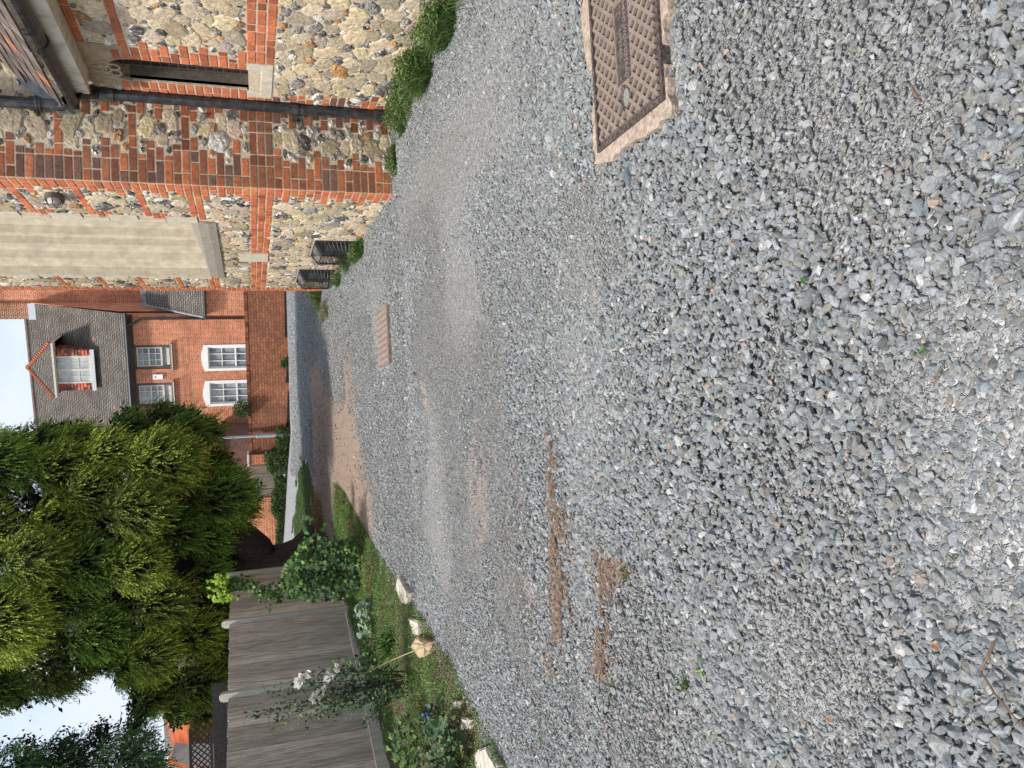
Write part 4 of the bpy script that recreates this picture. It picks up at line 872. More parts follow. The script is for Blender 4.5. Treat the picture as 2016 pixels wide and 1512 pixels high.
while a<ap0-.05:
    b_=min(a+.075,ap0); w.obox(GP(a+.004,ZT-.08,-.012+random.uniform(-.003,.003)),g1*(b_-a-.008),g2*.25,(0,0,.085+random.uniform(-.004,.004)),tuple(np.array([.27,.10,.055])*random.uniform(.5,1.3))); a=b_
gb(w,'coping',m_mas,gw)
w=MB(); a=-5
for (s,e) in ((-5,.92),(1.35,2.25),(2.5,3.55)): w.prism([GP(s,.2,-.03),GP(e,.2,-.03),GP(e,.485+.012*e,-.03),GP(s,.40+.018*(s if s>0 else 0),-.03)],g2*.027)
gb(w,'black_plinth',mat('bitumen',(.015,.015,.016),.6),gw)
w=MB(); w.prism([GP(ap0+.003,.2,-.1),GP(ap1,.2,-.1),GP(ap1,ZT+.02,-.1),GP(ap0+.003,ZT+.02,-.1)],g2*.4); gb(w,'pier',m_hbrick,gw)
w=MB(); w.prism([GP(ap0-.03,ZT+.022,-.14),GP(ap1+.03,ZT+.022,-.14),GP(ap1+.03,ZT+.08,-.14),GP(ap0-.03,ZT+.08,-.14)],g2*.48); gb(w,'pier_cap',m_cream,gw)
# plank gate
m_grey=mat('weathered_board',(.20,.16,.13),.85,noise=.55,nscale=9,stretch=(5,5,.35),bump=.5,bscale=14)
gt_=thing('plank_gate','weathered grey brown plank fence section between the brick pier and the orange wall','fence',tuple(GP(5,.6)))
a0=gl(520,916)[0]; a1=gl(520,979)[0]; w=MB(); a=a0
while a<a1-.03: w.obox(GP(a,.78,random.uniform(0,.02)),g1*.118,g2*.02,(0,0,.80)); a+=.12
gb(w,'board',m_grey,gt_); w=MB(); w.obox(GP(a0,.66,-.01),g1*(a1-a0),g2*.06,(0,0,.115)); gb(w,'gravel_board',mat('pale_wood',(.42,.38,.31),.85,noise=.2),gt_)
w=MB(); w.obox(GP(a0,.9,.035),g1*(a1-a0),g2*.04,(0,0,.08)); w.obox(GP(a0,1.4,.035),g1*(a1-a0),g2*.04,(0,0,.08)); gb(w,'rail',m_grey,gt_)
ow=thing('orange_wall','bright orange brick boundary wall with white mortar, seen beside the dark tree trunk','wall',tuple(GP(7,.7)))
w=MB(); w.prism([GP(a1+.01,.5,-.02),GP(16,.5,-.02),GP(16,1.68,-.02),GP(a1+.01,1.60,-.02)],g2*.25); gb(w,'brick_face',m_obrick,ow)
w=MB(); a=a1+.01
while a<13: w.obox(GP(a+.004,1.612+.009*(a-a1),-.04),g1*.068,g2*.28,(0,0,.10),tuple(np.array([.55,.19,.08])*random.uniform(.5,1.2))); a+=.076
gb(w,'coping',m_mas,ow)
# grey pole
pole=thing('lamp_pole','slim grey metal pole standing against the garden wall, its top lost in the conifer','pole',tuple(GP(3.67,.47,-.14)))
pa=gl(568,853)[0]; w=MB(); pb=GP(pa,.3,-.14); w.tube([pb,pb+(0,0,1.0)],.06,12); w.tube([pb+(0,0,1.0),pb+(0,0,1.08),pb+(0,0,3.9)],[.06,.035,.03],12); m_galv=mat('galvanised',(.36,.39,.38),.5,metal=.3,noise=.15,nscale=6); w.build('pole_shaft',m_galv,pole,smooth=False)
w=MB(); w.tube([pb+(0,0,1.02),pb+(0,0,1.06)],.07,12); w.build('collar',m_galv,pole); w=MB(); w.tube([pb+(0,0,3.88),pb+(.0,0,3.98)],[.045,.02],10); w.build('pole_cap',m_galv,pole)
# dark outbuilding and white windowed house far behind the wall
ob=thing('shaded_outbuilding','brick outbuilding coloured dark for shade mostly hidden under the conifer branches, behind the pier','building',tuple(GP(4.2,.6,6)))
def ol(x,y,D): p=onplane(x,y,gA+g2*D,g2); return float((p-gA)@g1),float(p[2])
oa,oz=ol(440,864,7); w=MB(); w.prism([GP(oa,.4,7),GP(oa+5,.4,7),GP(oa+5,oz,7),GP(oa,oz,7)],g2*3); gb(w,'wall',brick_mat('shade_brick',(.17,.07,.05),(.11,.05,.04),(.12,.09,.07)),ob)  # red brick darkened to brown, shade put into its colour
w=MB(); w.prism([GP(oa-.1,oz+.001,6.9),GP(oa+5.1,oz+.001,6.9),GP(oa+5.1,oz+.15,6.9),GP(oa-.1,oz+.15,6.9)],g2*3.2); gb(w,'roof',mat('felt_roof',(.05,.045,.04),.9),ob)
fh=thing('white_trim_house','orange brick house with white framed bay window glimpsed over the orange wall','house',tuple(GP(9.5,.6,9)))
q=MB(); D0=9.0
def fl(x,y): p=onplane(x,y,gA+g2*D0,g2); return float((p-gA)@g1),float(p[2])
q.prism([GP(8.6,.5,D0),GP(20,.5,D0),GP(20,4,D0),GP(8.6,4,D0)],g2*5); gb(q,'wall',m_obrick,fh)
q=MB(); q.prism([GP(8.3,4,D0-.3),GP(8.3,5.6,D0+2.5),GP(8.3,4,D0+5.3)],g1*12); gb(q,'roof',m_roof,fh)
wa0,wz0=fl(486,1003); wa1,wz1=fl(456,1045)
q=MB(); 
def fb(q,A,B,z0,z1,d,t=.1): q.prism([GP(A,z0,D0-d),GP(B,z0,D0-d),GP(B,z1,D0-d),GP(A,z1,D0-d)],g2*t)
fb(q,wa0-.1,wa1+.25,wz0-.6,wz1+1.2,.25,.2); gb(q,'pane',mat('dark_glass',(.03,.035,.04)),fh)
q=MB(); 
for A in (wa0-.12,wa0+.55,wa0+1.1,wa1+.1): fb(q,A,A+.1,wz0-.6,wz1+1.2,.32,.06)
for z in (wz0-.35,wz0+.1,wz0+.55,wz0+1.3): fb(q,wa0-.02,wa0+.55,z,z+.07,.318,.055); fb(q,wa0+.65,wa0+1.1,z,z+.07,.318,.055)
fb(q,wa1+.2,wa1+.75,wz0-.6,wz1+1.2,.33,.1); gb(q,'window_frame',m_white,fh)
q=MB(); c=[GP(wa0-.2+i*.18,wz0-.62+.32*math.exp(-(i/5)**2)*1.0,D0-.8) for i in range(16)]; q.tube(c,.07,6); q.prism([GP(wa0-.3,wz0-1.1,D0-.9),GP(wa0+3.2,wz0-1.1,D0-.9),GP(wa0+3.2,wz0-.62,D0-.9),GP(wa0-.3,wz0-.62,D0-.9)],g2*.05); gb(q,'white_canopy',m_white,fh)
# ---- distant house, trellis and dark fence beyond the near fence on the left
lh=thing('gable_house','small distant house with bright orange tiled roof and grey gable, left behind the fence','house',(-11,19,0))
P=lambda x,y,Y:ony(x,y,Y)
Y0=19.
a=P(322,1398,Y0+1.5); b_=P(374,1398,Y0); c=P(374,1462,Y0); d=P(331,1490,Y0+1.5)
w=MB(); tiled(w,P(374,1463,Y0),P(374,1380,Y0),P(318,1385,Y0+1.3),P(345,1485,Y0+1.3),14); 
w.prism([P(328,1506,Y0+.3),P(372,1518,Y0+.3),P(372,1507,Y0+.3),P(336,1496,Y0+.3)],(0,.5,0)); w.build('roof',mat('orange_roof',(.55,.17,.07),.8,noise=.25,nscale=4),lh)
w=MB(); w.prism([P(372,1464,Y0+.1),P(336,1494,Y0+.1),P(372,1508,Y0+.1),P(450,1508,Y0+.1),P(450,1464,Y0+.1)],(0,2,0)); w.build('gable_wall',mat('grey_render',(.23,.22,.21),.9,noise=.1),lh)
w=MB(); w.prism([P(374,1370,Y0+.4),P(374,1462,Y0+.4),P(450,1462,Y0+.4),P(450,1370,Y0+.4)],(0,2,0)); w.build('front_wall',m_obrick,lh)
w=MB(); w.prism([P(339,1411,Y0+.35),P(339,1428,Y0+.35),P(349,1428,Y0+.35),P(349,1411,Y0+.35)],(0,-.3,0)); w.build('rooflight',m_white,lh)
tf=thing('trellis_fence','dark grey fence topped with diagonal trellis, beyond the near board fence','fence',tuple(P(440,1470,13)))
Y1=13.; w=MB(); p0=P(376,1512,Y1); p1=P(376,1436,Y1); h=.30
pL=np.array([p0[0]-1,Y1,p0[2]]); pR=np.array([p1[0],Y1,p0[2]]); zt=p0[2]
w.box((pL[0],Y1,zt-.02),(pR[0],Y1+.04,zt+.02)); w.box((pL[0],Y1,zt-h-.02),(pR[0],Y1+.04,zt-h+.02))
n=int((pR[0]-pL[0])/.09)
for i in range(n):
    x=pL[0]+i*.09; w.tube([(x,Y1+.02,zt-h),(min(x+h,pR[0]),Y1+.02,zt-h+min(h,pR[0]-x))],.010,4); w.tube([(x+.0,Y1+.03,zt),(min(x+h,pR[0]),Y1+.03,zt-min(h,pR[0]-x))],.010,4)
w.build('trellis',mat('dark_wood',(.06,.055,.05),.85,noise=.3),tf)
w=MB(); x=pL[0]
while x<pR[0]+.6: w.box((x,Y1,.2),(x+.098,Y1+.02+random.random()*.01,zt-h-.03)); x+=.1
w.build('board',mat('dark_wood',(.06,.055,.05)),tf)
w=MB(); w.box((pL[0],Y1-.04,zt-h-.30),(pR[0]+.6,Y1,zt-h-.22)); w.build('rail',mat('dark_wood',(.06,.055,.05)),tf)
# ================================================================= FOLIAGE TOOLS
m_leaf=mat('foliage',vc=True,rough=.6,spec=.3,trans=.22)
m_leafg=mat('glossy_foliage',vc=True,rough=.52,spec=.22,trans=.15)
m_bark=mat('bark',(.055,.04,.032),.95,noise=.5,nscale=7,stretch=(5,5,.6),bump=1.2,bscale=9)
def jit(c,r,n,s=.2): return np.clip(np.array(c)*(1+r.normal(0,s,(n,1)))*(1+r.normal(0,s*.25,(n,3))),.003,.9)
def rand_dirs(r,n): d=r.normal(size=(n,3)); return d/np.linalg.norm(d,axis=1)[:,None]
def unit(a): return a/np.maximum(np.linalg.norm(a,axis=1)[:,None],1e-9)
def blades(P,D,Ln,Wd,r,bend=.3,seg=2):
    """tapered grass-like blades from P along D (n,3), bending down; returns V,F(tri)"""
    n=len(P); s=unit(np.cross(D,rand_dirs(r,n)))*Wd[:,None]*.5; up=np.array([0,0,-1.])
    m=P+D*Ln[:,None]*.55; t=P+D*Ln[:,None]+up*(Ln*bend)[:,None]
    V=np.stack([P-s,P+s,m-s*.8,m+s*.8,t],1).reshape(-1,3); b=np.arange(n)[:,None]*5
    Fc=np.concatenate([b+np.array([0,1,3]),b+np.array([0,3,2]),b+np.array([2,3,4])],0); return V,Fc,np.tile(np.arange(n),3)
def leafquads(P,D,Nn,Ln,Wd):
    """pointed oval leaves: 4 verts folded kite -> 2 tris each side"""
    n=len(P); s=unit(np.cross(D,Nn)); nn=np.cross(s,D)
    V=np.stack([P,P+D*(Ln*.45)[:,None]+s*(Wd*.5)[:,None]+nn*(Wd*.12)[:,None],P+D*Ln[:,None],P+D*(Ln*.45)[:,None]-s*(Wd*.5)[:,None]+nn*(Wd*.12)[:,None],P+D*(Ln*.5)[:,None]],1).reshape(-1,3)
    b=np.arange(n)[:,None]*5; Fc=np.concatenate([b+np.array(q) for q in ((0,1,4),(1,2,4),(2,3,4),(3,0,4))],0); return V,Fc,np.tile(np.arange(n),4)
def lobed(P,D,Nn,Sz,r):
    """five-lobed ivy leaves"""
    n=len(P); s=unit(np.cross(D,Nn)); nn=unit(np.cross(s,D))
    out=[(0,0),(.42,-.12),(.30,.18),(.62,.34),(.26,.46),(0,.95),(-.26,.46),(-.62,.34),(-.30,.18),(-.42,-.12)]
    V=[P[:,None,:]+(D[:,None,:]*b_+s[:,None,:]*a+nn[:,None,:]*(-.35*abs(a)*abs(a)))*Sz[:,None,None] for a,b_ in out]+[P[:,None,:]+D[:,None,:]*.3*Sz[:,None,None]]
    V=np.concatenate(V,1).reshape(-1,3); b=np.arange(n)[:,None]*11
    Fc=np.concatenate([b+np.array((i,(i+1)%10,10)) for i in range(10)],0); return V,Fc,np.tile(np.arange(n),10)
def spray_mesh(P,D,Ln,r,col,tip,nb=15,wid=.011,blade=.055,droop=.5):
    """feathery conifer sprays: a drooping axis with paired blades that curl forward"""
    n=len(P); S=unit(np.cross(D,rand_dirs(r,n))); Vs=[];Fs=[];Cs=[]; base=0
    for k in range(nb):
        t=(k+.5)/nb; sg=1 if k%2 else -1
        p=P+D*(Ln*t)[:,None]; p[:,2]-=droop*Ln*t*t*.6
        q=unit(D*.9+S*sg*(.75-.45*t)+rand_dirs(r,n)*.28); q[:,2]-=.15+.25*t
        L=blade*(1.15-.7*t)*(Ln/.26)*r.uniform(.75,1.3,n); e=p+q*L[:,None]; w_=unit(np.cross(q,rand_dirs(r,n)))*(wid*r.uniform(.7,1.3,n)*(Ln/.26))[:,None]
        V=np.stack([p-w_*.6,p+w_*.6,e+w_*.25,e-w_*.25],1).reshape(-1,3); b=np.arange(n)[:,None]*4+base
        Vs.append(V); Fs.append(b+np.array([0,1,2,3])); base+=4*n; Cs.append(col*(1-t*.8)+tip*(t*.8))
    return np.vstack(Vs),np.vstack(Fs),np.vstack(Cs)
def inpx(poly,px,py): return inpoly(px,py,poly)
def edge_dist(poly,px,py):
    d=np.full(len(px),1e9)
    for i in range(len(poly)):
        a=np.array(poly[i],float); b_=np.array(poly[(i+1)%len(poly)],float); ab=b_-a; t=np.clip(((px-a[0])*ab[0]+(py-a[1])*ab[1])/(ab@ab),0,1)
        d=np.minimum(d,np.hypot(px-a[0]-ab[0]*t,py-a[1]-ab[1]*t))
    return d
def conifer(name_root,poly,Yc,front,nclump,rad,seed,base,tipc,nspray,floorz=1.25):
    r=np.random.default_rng(seed); poly=np.array(poly,float); lo=poly.min(0); hi=poly.max(0)
    QA=np.zeros((nclump+1,3)); RA=np.zeros(nclump+1); C=[]; pc=r.uniform(lo,hi,(9000,2)); pc=pc[inpx(poly,pc[:,0],pc[:,1])]; eds=edge_dist(poly,pc[:,0],pc[:,1])
    for ti,p in enumerate(pc):
        if len(C)>=nclump: break
        back=ti>len(pc)*.6; ed=eds[ti]
        if ed<24: continue
        k=min(ed/260,1); Y=Yc-front*math.sqrt(1-(1-k)**2)*r.uniform(.8,1.08) if not back else Yc+front*.8*math.sqrt(1-(1-k)**2)*r.uniform(.2,1)
        q=ony(p[0],p[1],Y); R_=rad*r.uniform(.75,1.3)*min(1,ed/72)
        if R_<.19 or C and (np.linalg.norm(q-QA[:len(C)],axis=1)<.86*(R_+RA[:len(C)])).any(): continue
        QA[len(C)]=q; RA[len(C)]=R_; C.append((q,R_,back))
    Vs=[];Fs=[];Cs=[];nb=0
    for q,R_,back in C:
        n=int(nspray*(R_/rad)**2*(.5 if back else 1)); d=rand_dirs(r,n); keep=(d[:,1]<.45)|(r.random(n)<.35); d=d[keep]; n=len(d)
        sh=np.array([1.0,1.0,1.1]); P=q+d*sh*R_*r.uniform(.6,.92,(n,1)); D=unit(d*np.array([1,1,.5])+np.array([0,-.1,-.5])+r.normal(0,.22,(n,3)))
        tone=r.normal(0,.3); yel=r.random()
        hgt=np.clip((d[:,2]+1)/2,0,1)[:,None]
        b_=np.array(base)*(1+tone*.6); tp=np.array(tipc)*(1+tone)*(np.array([1.12,1.05,.8]) if yel>.5 else np.array([.8,.95,1.0]))
        col=np.clip(b_*(1+r.normal(0,.18,(n,1))),.004,1); tip=np.clip(tp*(1+r.normal(0,.22,(n,1)))*np.ones((n,1)),.004,1)
        V,F_,c_=spray_mesh(P,D,r.uniform(.11,.22,n),r,col,tip,nb=8,wid=.016,blade=.068)
        Vs.append(V);Fs.append(F_+nb);Cs.append(c_);nb+=len(V)
    return C,np.vstack(Vs),np.vstack(Fs),np.vstack(Cs)

# ================================================================= CONIFERS
P1=[(-420,980),(-200,880),(0,848),(60,832),(130,822),(200,806),(265,785),(330,788),(390,800),(425,830),(447,858),(452,885),(464,900),(480,925),(500,945),(515,975),(522,1000),(510,1032),(490,1040),(466,1046),(448,1060),(440,1100),(450,1130),(470,1180),(470,1300),(440,1400),(400,1448),(340,1428),(300,1416),(262,1412),(245,1395),(238,1358),(220,1328),(180,1345),(130,1382),(60,1385),(0,1405),(-120,1445),(-420,1400)]
YC=15.3
ct=thing('conifer_tree','huge feathery green conifer with thick dark leaning trunk, overhanging the track and fence','tree',tuple(onz(612,1110,.3)))
C,V,F_,c_=conifer('x',P1,YC,2.7,280,.47,21,(.045,.085,.018),(.36,.48,.065),1000)
fastmesh('crown',V,F_,c_,m_leaf,ct,nv=4)
Tb=ony(622,1108,14.9); 
w=MB(); tp=[ony(628,1100,14.9),ony(612,1104,14.9),ony(585,1112,14.9),ony(545,1121,14.95),ony(500,1124,15),ony(450,1118,15.2),ony(380,1110,15.4),ony(250,1100,15.5),ony(100,1080,15.4),ony(-150,1080,15.4)]
w.tube(tp,[.62,.54,.46,.41,.40,.36,.31,.26,.2,.1],18)
V0=w.v[0]; rr=np.random.default_rng(8)
for i in range(len(V0)): 
    c0=tp[i//18]; a=i%18; V0[i]=c0+(V0[i]-c0)*(1+.12*math.sin(a*2*math.pi/18*5+.4*(i//18))+.07*rr.normal())
w.build('trunk',m_bark,ct,smooth=True)
bz=MB(); bz.tube([ony(512,1108,15),ony(500,1080,14.9),ony(478,1060,14.7),ony(452,1042,14.4),ony(400,1000,14.0),ony(330,960,13.6)],[.34,.32,.29,.26,.2,.1],12)
bz.build('limb',m_bark,ct,smooth=True)
def limbs(C,trunkpts,parent,seed,n=26):
    r=np.random.default_rng(seed); w=MB(); idx=r.choice(len(C),min(n,len(C)),replace=False)
    for i in idx:
        q=C[i][0]
        if q[2]<3.3: continue
        j=min(range(len(trunkpts)),key=lambda k:abs(trunkpts[k][2]-(q[2]-.8))); a=np.array(trunkpts[j]); m_=(a+q)/2+(0,0,-.25)+r.normal(0,.12,3)
        w.tube([a,m_,q],[.085,.05,.015],6)
    return w.build('branches',m_bark,parent,smooth=True)
limbs(C,tp,ct,3,60)
# coarse fans filling the crown's heart; their near-black colour paints the shade between clumps
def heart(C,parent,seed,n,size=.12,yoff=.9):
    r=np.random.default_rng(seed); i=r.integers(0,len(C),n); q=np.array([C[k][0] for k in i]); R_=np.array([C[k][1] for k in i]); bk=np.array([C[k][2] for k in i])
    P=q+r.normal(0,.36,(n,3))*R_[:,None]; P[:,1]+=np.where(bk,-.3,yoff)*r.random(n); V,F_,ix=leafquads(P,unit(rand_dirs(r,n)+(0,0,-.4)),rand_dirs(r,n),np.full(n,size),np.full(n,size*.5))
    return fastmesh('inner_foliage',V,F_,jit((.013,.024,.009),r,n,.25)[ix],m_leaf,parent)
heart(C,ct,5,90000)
P2=[(-420,1500),(-150,1500),(0,1480),(36,1468),(70,1462),(110,1456),(135,1445),(160,1428),(185,1436),(215,1428),(245,1420),(275,1422),(296,1435),(312,1460),(318,1480),(320,1512),(330,1700),(200,1800),(-420,1800)]
ct2=thing('conifer_tree','darker blue green conifer at the left edge, in front of the distant gabled house','tree',tuple(onz(560,1650,.3)))
C2,V,F_,c_=conifer('x',P2,13.6,2.0,95,.48,31,(.035,.075,.026),(.16,.28,.085),800)
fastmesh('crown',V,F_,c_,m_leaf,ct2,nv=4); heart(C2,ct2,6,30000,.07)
w=MB(); tp2=[ony(620,1660,14),ony(500,1655,14),ony(300,1650,14.2),ony(0,1640,14.4),ony(-250,1640,14.4)]; w.tube(tp2,[.35,.3,.25,.15,.06],12); w.build('trunk',m_bark,ct2,smooth=True); limbs(C2,tp2,ct2,7,20)

# ================================================================= NEAR BOARD FENCE
fence=thing('board_fence','weathered grey vertical board fence with pale capped posts, standing in the left flower bed','fence',(-2.9,9.2,0))
m_board=mat('fence_board',vc=True,rough=.85,noise=.42,nscale=8,stretch=(7,7,.5),bump=.55,bscale=16,dark=(.2,.165,.13),dscale=6,damt=.5)
m_post=mat('pale_post',(.50,.475,.40),.8,noise=.2,nscale=12,stretch=(3,3,.5),bump=.3,bscale=20,dark=(.25,.25,.2),dscale=6,damt=.4)
tops=[(443,1134),(437,1229),(433,1373)]
FP=[np.array([-2.03,11.25,0]),np.array([-2.62,11.0,0]),np.array([-2.95,9.2,0]),np.array([-3.26,7.38,0]),np.array([-3.57,5.56,0])]
# align post tops with the surveyed sight lines
for i,(a,b_) in enumerate(tops):
    q=onz(a+3,b_,1.96); FP[i]=np.array([q[0],q[1],0])
d=nrm(FP[2]-FP[1])*1.83; FP[3]=FP[2]+d*1.0; FP[4]=FP[3]+d
print('FENCE',[tuple(np.round(p,2)) for p in FP], np.linalg.norm(FP[2]-FP[1]))
for i,p in enumerate(FP):
    w=MB(); z=float(G(p[0],p[1])); s_=.05; w.box((p[0]-s_,p[1]-s_,-.1),(p[0]+s_,p[1]+s_,1.945)); w.box((p[0]-s_*.82,p[1]-s_*.82,1.946),(p[0]+s_*.82,p[1]+s_*.82,1.972)); w.box((p[0]-s_*.5,p[1]-s_*.5,1.9725),(p[0]+s_*.5,p[1]+s_*.5,1.985)); w.build('post',m_post,fence)
rr=np.random.default_rng(12)
for i in range(4):
    a,b_=FP[i],FP[i+1]; d=b_-a; Ln=np.linalg.norm(d); d=d/Ln; n_=np.array([-d[1],d[0],0]); n_=n_ if n_[0]>0 or n_[1]<0 else -n_
    if n_@np.array([0-a[0],0-a[1],0])<0: n_=-n_
    w=MB(); s=.055; 
    while s<Ln-.06:
        wd=min(rr.uniform(.118,.128),Ln-.055-s); zt=1.885+rr.uniform(-.006,.004)-(.0 if i else .0); z0=.30
        c=tuple(np.array([.62,.55,.46])*rr.uniform(.62,1.18)); tl=rr.uniform(-.006,.006)
        w.obox(a+d*s+n_*(-.004+tl)+(0,0,z0),d*(wd-.006),n_*.016,(0,0,zt-z0),c); s+=wd*.985 if False else wd
    w.build('panel',m_board,fence)
    w=MB(); w.obox(a+d*.052+n_*-.012+(0,0,.155),d*(Ln-.104),n_*.05,(0,0,.14)); w.obox(a+d*.052+n_*-.01+(0,0,-.05),d*(Ln-.104),n_*.028,(0,0,.2)); w.build('gravel_board',m_post,fence)
    w=MB()
    for z in (.45,1.1,1.7): w.obox(a+d*.05-n_*.06+(0,0,z),d*(Ln-.1),n_*.045,(0,0,.08),(.3,.25,.2))
    w.build('rail',m_board,fence)

# ================================================================= VERGE AND BED
def fence_x(y): return np.interp(y,[FP[4][1]-3,FP[4][1],FP[3][1],FP[2][1],FP[1][1],FP[0][1]+2],[FP[4][0]-.5,FP[4][0],FP[3][0],FP[2][0],FP[1][0],-2.3])
ys=np.arange(3.4,13.4,.06); us=np.linspace(0,1,26); V=[];Fq=[]
for y in ys:
    x1=edge_x(y)+.05; x0=fence_x(y)-.6
    for u in us:
        x=x1+(x0-x1)*u; h=.075*sm(0,.16,u)+.05*sm(.3,1,u)+(vnoise(x,y,5,9)-.5)*.05-.025*(u<.01); h*=(1-sm(12.4,13.3,y)); V.append((x,y,float(G(x,y))+h-.012))
n=len(us)
for j in range(len(ys)-1):
    for i in range(n-1): Fq.append((j*n+i,j*n+i+1,(j+1)*n+i+1,(j+1)*n+i))
m_soil=mat('bed_soil',(.085,.062,.042),.95,noise=.5,nscale=30,bump=1.4,bscale=60,dark=(.22,.18,.13),dscale=40,damt=.5)
w=MB(); w.add(V,Fq); bed=w.build('flower_bed_soil',m_soil,None,smooth=True,fix=False); kind(bed,'structure')
VV=np.array(V).reshape(len(ys),n,3)
def bedz(x,y):
    x1=edge_x(y)+.05; x0=fence_x(y)-.6; u=np.clip((x-x1)/(x0-x1),0,1); h=.075*sm(0,.16,u)+.05*sm(.3,1,u)+(vnoise(x,y,5,9)-.5)*.05; h=h*(1-sm(12.4,13.3,y)); return G(x,y)+h-.012
r=np.random.default_rng(41)
# low creeping ground cover
n=130000; y=r.uniform(3.6,13.0,n)**1.0; u=r.random(n)**1.35*.95; x1=edge_x(y)+.04; x=x1+(fence_x(y)+.02-x1)*u
den=vnoise(x,y,2.1,51)*.6+vnoise(x,y,6,52)*.4; keep=(den+.35*(u<.45)+.2*(y>8.8)>.47)&(r.random(n)<.95); x,y,u,den=x[keep],y[keep],u[keep],den[keep]; n=len(x)
P=np.stack([x+r.normal(0,.012,n),y,bedz(x,y)+r.uniform(0,.045,n)*(.5+den)],-1); D=unit(rand_dirs(r,n)*np.array([1,1,.4])+(0,0,.45)); Ln=r.uniform(.008,.02,n)*(1+.4*(u>.5))
V1,F1,i1=leafquads(P,D,unit(rand_dirs(r,n)+(0,0,1.2)),Ln,Ln*.7)
g1c=jit((.13,.225,.055),r,n,.3); yel=(vnoise(x,y,3,60)>.68); g1c[yel]=jit((.13,.14,.04),r,yel.sum(),.25)
o=fastmesh('ground_cover',V1,F1,g1c[i1],m_leaf); kind(o,'stuff')
# thin grass among it and on the far tip of the verge
def grass(name,n,xy,zf,h,col,seed,parent=None,bend=.35,wd=.004,lean=.45):
    r=np.random.default_rng(seed); x,y=xy(r,n); n=len(x); P=np.stack([x,y,zf(x,y)-.004],-1); D=unit(np.stack([r.normal(0,lean,n),r.normal(0,lean,n),np.ones(n)],-1)); L=h*r.uniform(.5,1.3,n)
    V,F_,ix=blades(P,D,L,np.full(n,wd)*r.uniform(.6,1.4,n),r,bend); return V,F_,jit(col,r,n,.28)[ix]
def xy_v(r,n):
    y=3.6+9.2*r.random(n)**.8; u=r.random(n)**1.6*.9; x1=edge_x(y)+.05; x=x1+(fence_x(y)-x1)*u; k=vnoise(x,y,2.7,71)+.25*(y>9)>.52; return x[k],y[k]
V1,F1,c1=grass('g',34000,xy_v,bedz,.07,(.14,.22,.055),81); o=fastmesh('verge_grass',V1,F1,c1,m_leaf); kind(o,'stuff')
# far grass strip beside the track
gp=np.array(GPOLY)
def xy_g(r,n): x=r.uniform(gp[:,0].min(),gp[:,0].max(),n); y=r.uniform(gp[:,1].min(),gp[:,1].max(),n); k=inpoly(x+(vnoise(x,y,3,4)-.5)*.5,y+(vnoise(x,y,3,6)-.5)*.9,GPOLY)&(vnoise(x,y,4,8)>.3); return x[k],y[k]
V1,F1,c1=grass('g',60000,xy_g,G,.065,(.11,.17,.05),82,wd=.012); o=fastmesh('grass_strip',V1,F1,c1,m_leaf); kind(o,'stuff')
# ================================================================= PLANTS IN THE BED
def merge(parts):
    Vs=[];Fs=[];Cs=[];b=0
    for V,F_,c in parts: Vs.append(V);Fs.append(np.asarray(F_)+b);Cs.append(c);b+=len(V)
    return np.vstack(Vs),np.vstack(Fs),np.vstack(Cs)
# ivy mound and climbing strand
ivy=thing('ivy_plant','dark green ivy mound climbing the fence by the tree trunk, bright shoots on top','ivy',(-1.95,10.7,.1))
r=np.random.default_rng(61)
IP=[(560,1040),(545,1130),(560,1165),(590,1180),(640,1182),(690,1175),(720,1150),(700,1100),(712,1060),(690,1035),(650,1050),(625,1030),(600,1055),(585,1085)]
IP=[(548,1150),(556,1118),(575,1092),(596,1062),(622,1050),(640,1058),(655,1072),(672,1062),(700,1070),(712,1100),(712,1140),(700,1168),(660,1182),(600,1182),(560,1176)]
n=2600; px=r.uniform(545,715,n); py=r.uniform(1030,1185,n); k=inpoly(px,py,IP); px,py=px[k],py[k]; n=len(px)
dY=10.35+r.random(n)*.55-.25*(py<1120)
P=np.array([ony(a,b_,c) for a,b_,c in zip(px,py,dY)]); P[:,2]=np.maximum(P[:,2],bedz(P[:,0],P[:,1])+.02)
Nn=unit(np.stack([r.normal(.1,.45,n),r.normal(-.9,.3,n),r.normal(.45,.4,n)],-1)); D=unit(np.stack([r.normal(0,.5,n),r.normal(-.1,.2,n),r.normal(-.7,.35,n)],-1)); D=unit(D-Nn*(D*Nn).sum(1)[:,None])
V1,F1,i1=lobed(P,D,Nn,r.uniform(.035,.075,n),r); c=jit((.032,.075,.024),r,n,.35); lt=(r.random(n)<.22)|((px<600)&(r.random(n)<.3)); c[lt]=jit((.10,.17,.03),r,lt.sum(),.25)
A=(V1,F1,c[i1])
# strand up the fence corner to the top
m=420; t=r.random(m); sx=560+(430-560)*t; sy=1160+12*np.sin(t*7)+r.normal(0,11,m)*(1-.3*t); P=np.array([ony(a,b_,10.85+.1*q) for a,b_,q in zip(sx,sy,r.random(m))])
Nn=unit(np.stack([r.normal(.1,.35,m),r.normal(-1,.2,m),r.normal(.3,.35,m)],-1)); D=unit(np.stack([r.normal(0,.6,m),r.normal(0,.2,m),r.normal(-.7,.3,m)],-1)); D=unit(D-Nn*(D*Nn).sum(1)[:,None])
V1,F1,i1=lobed(P,D,Nn,r.uniform(.03,.06,m),r); c=jit((.04,.085,.026),r,m,.35); lt=r.random(m)<.35; c[lt]=jit((.12,.20,.035),r,lt.sum(),.2); B=(V1,F1,c[i1])
V1,F1,c1=merge([A,B]); fastmesh('ivy_leaves',V1,F1,c1,m_leafg,ivy)
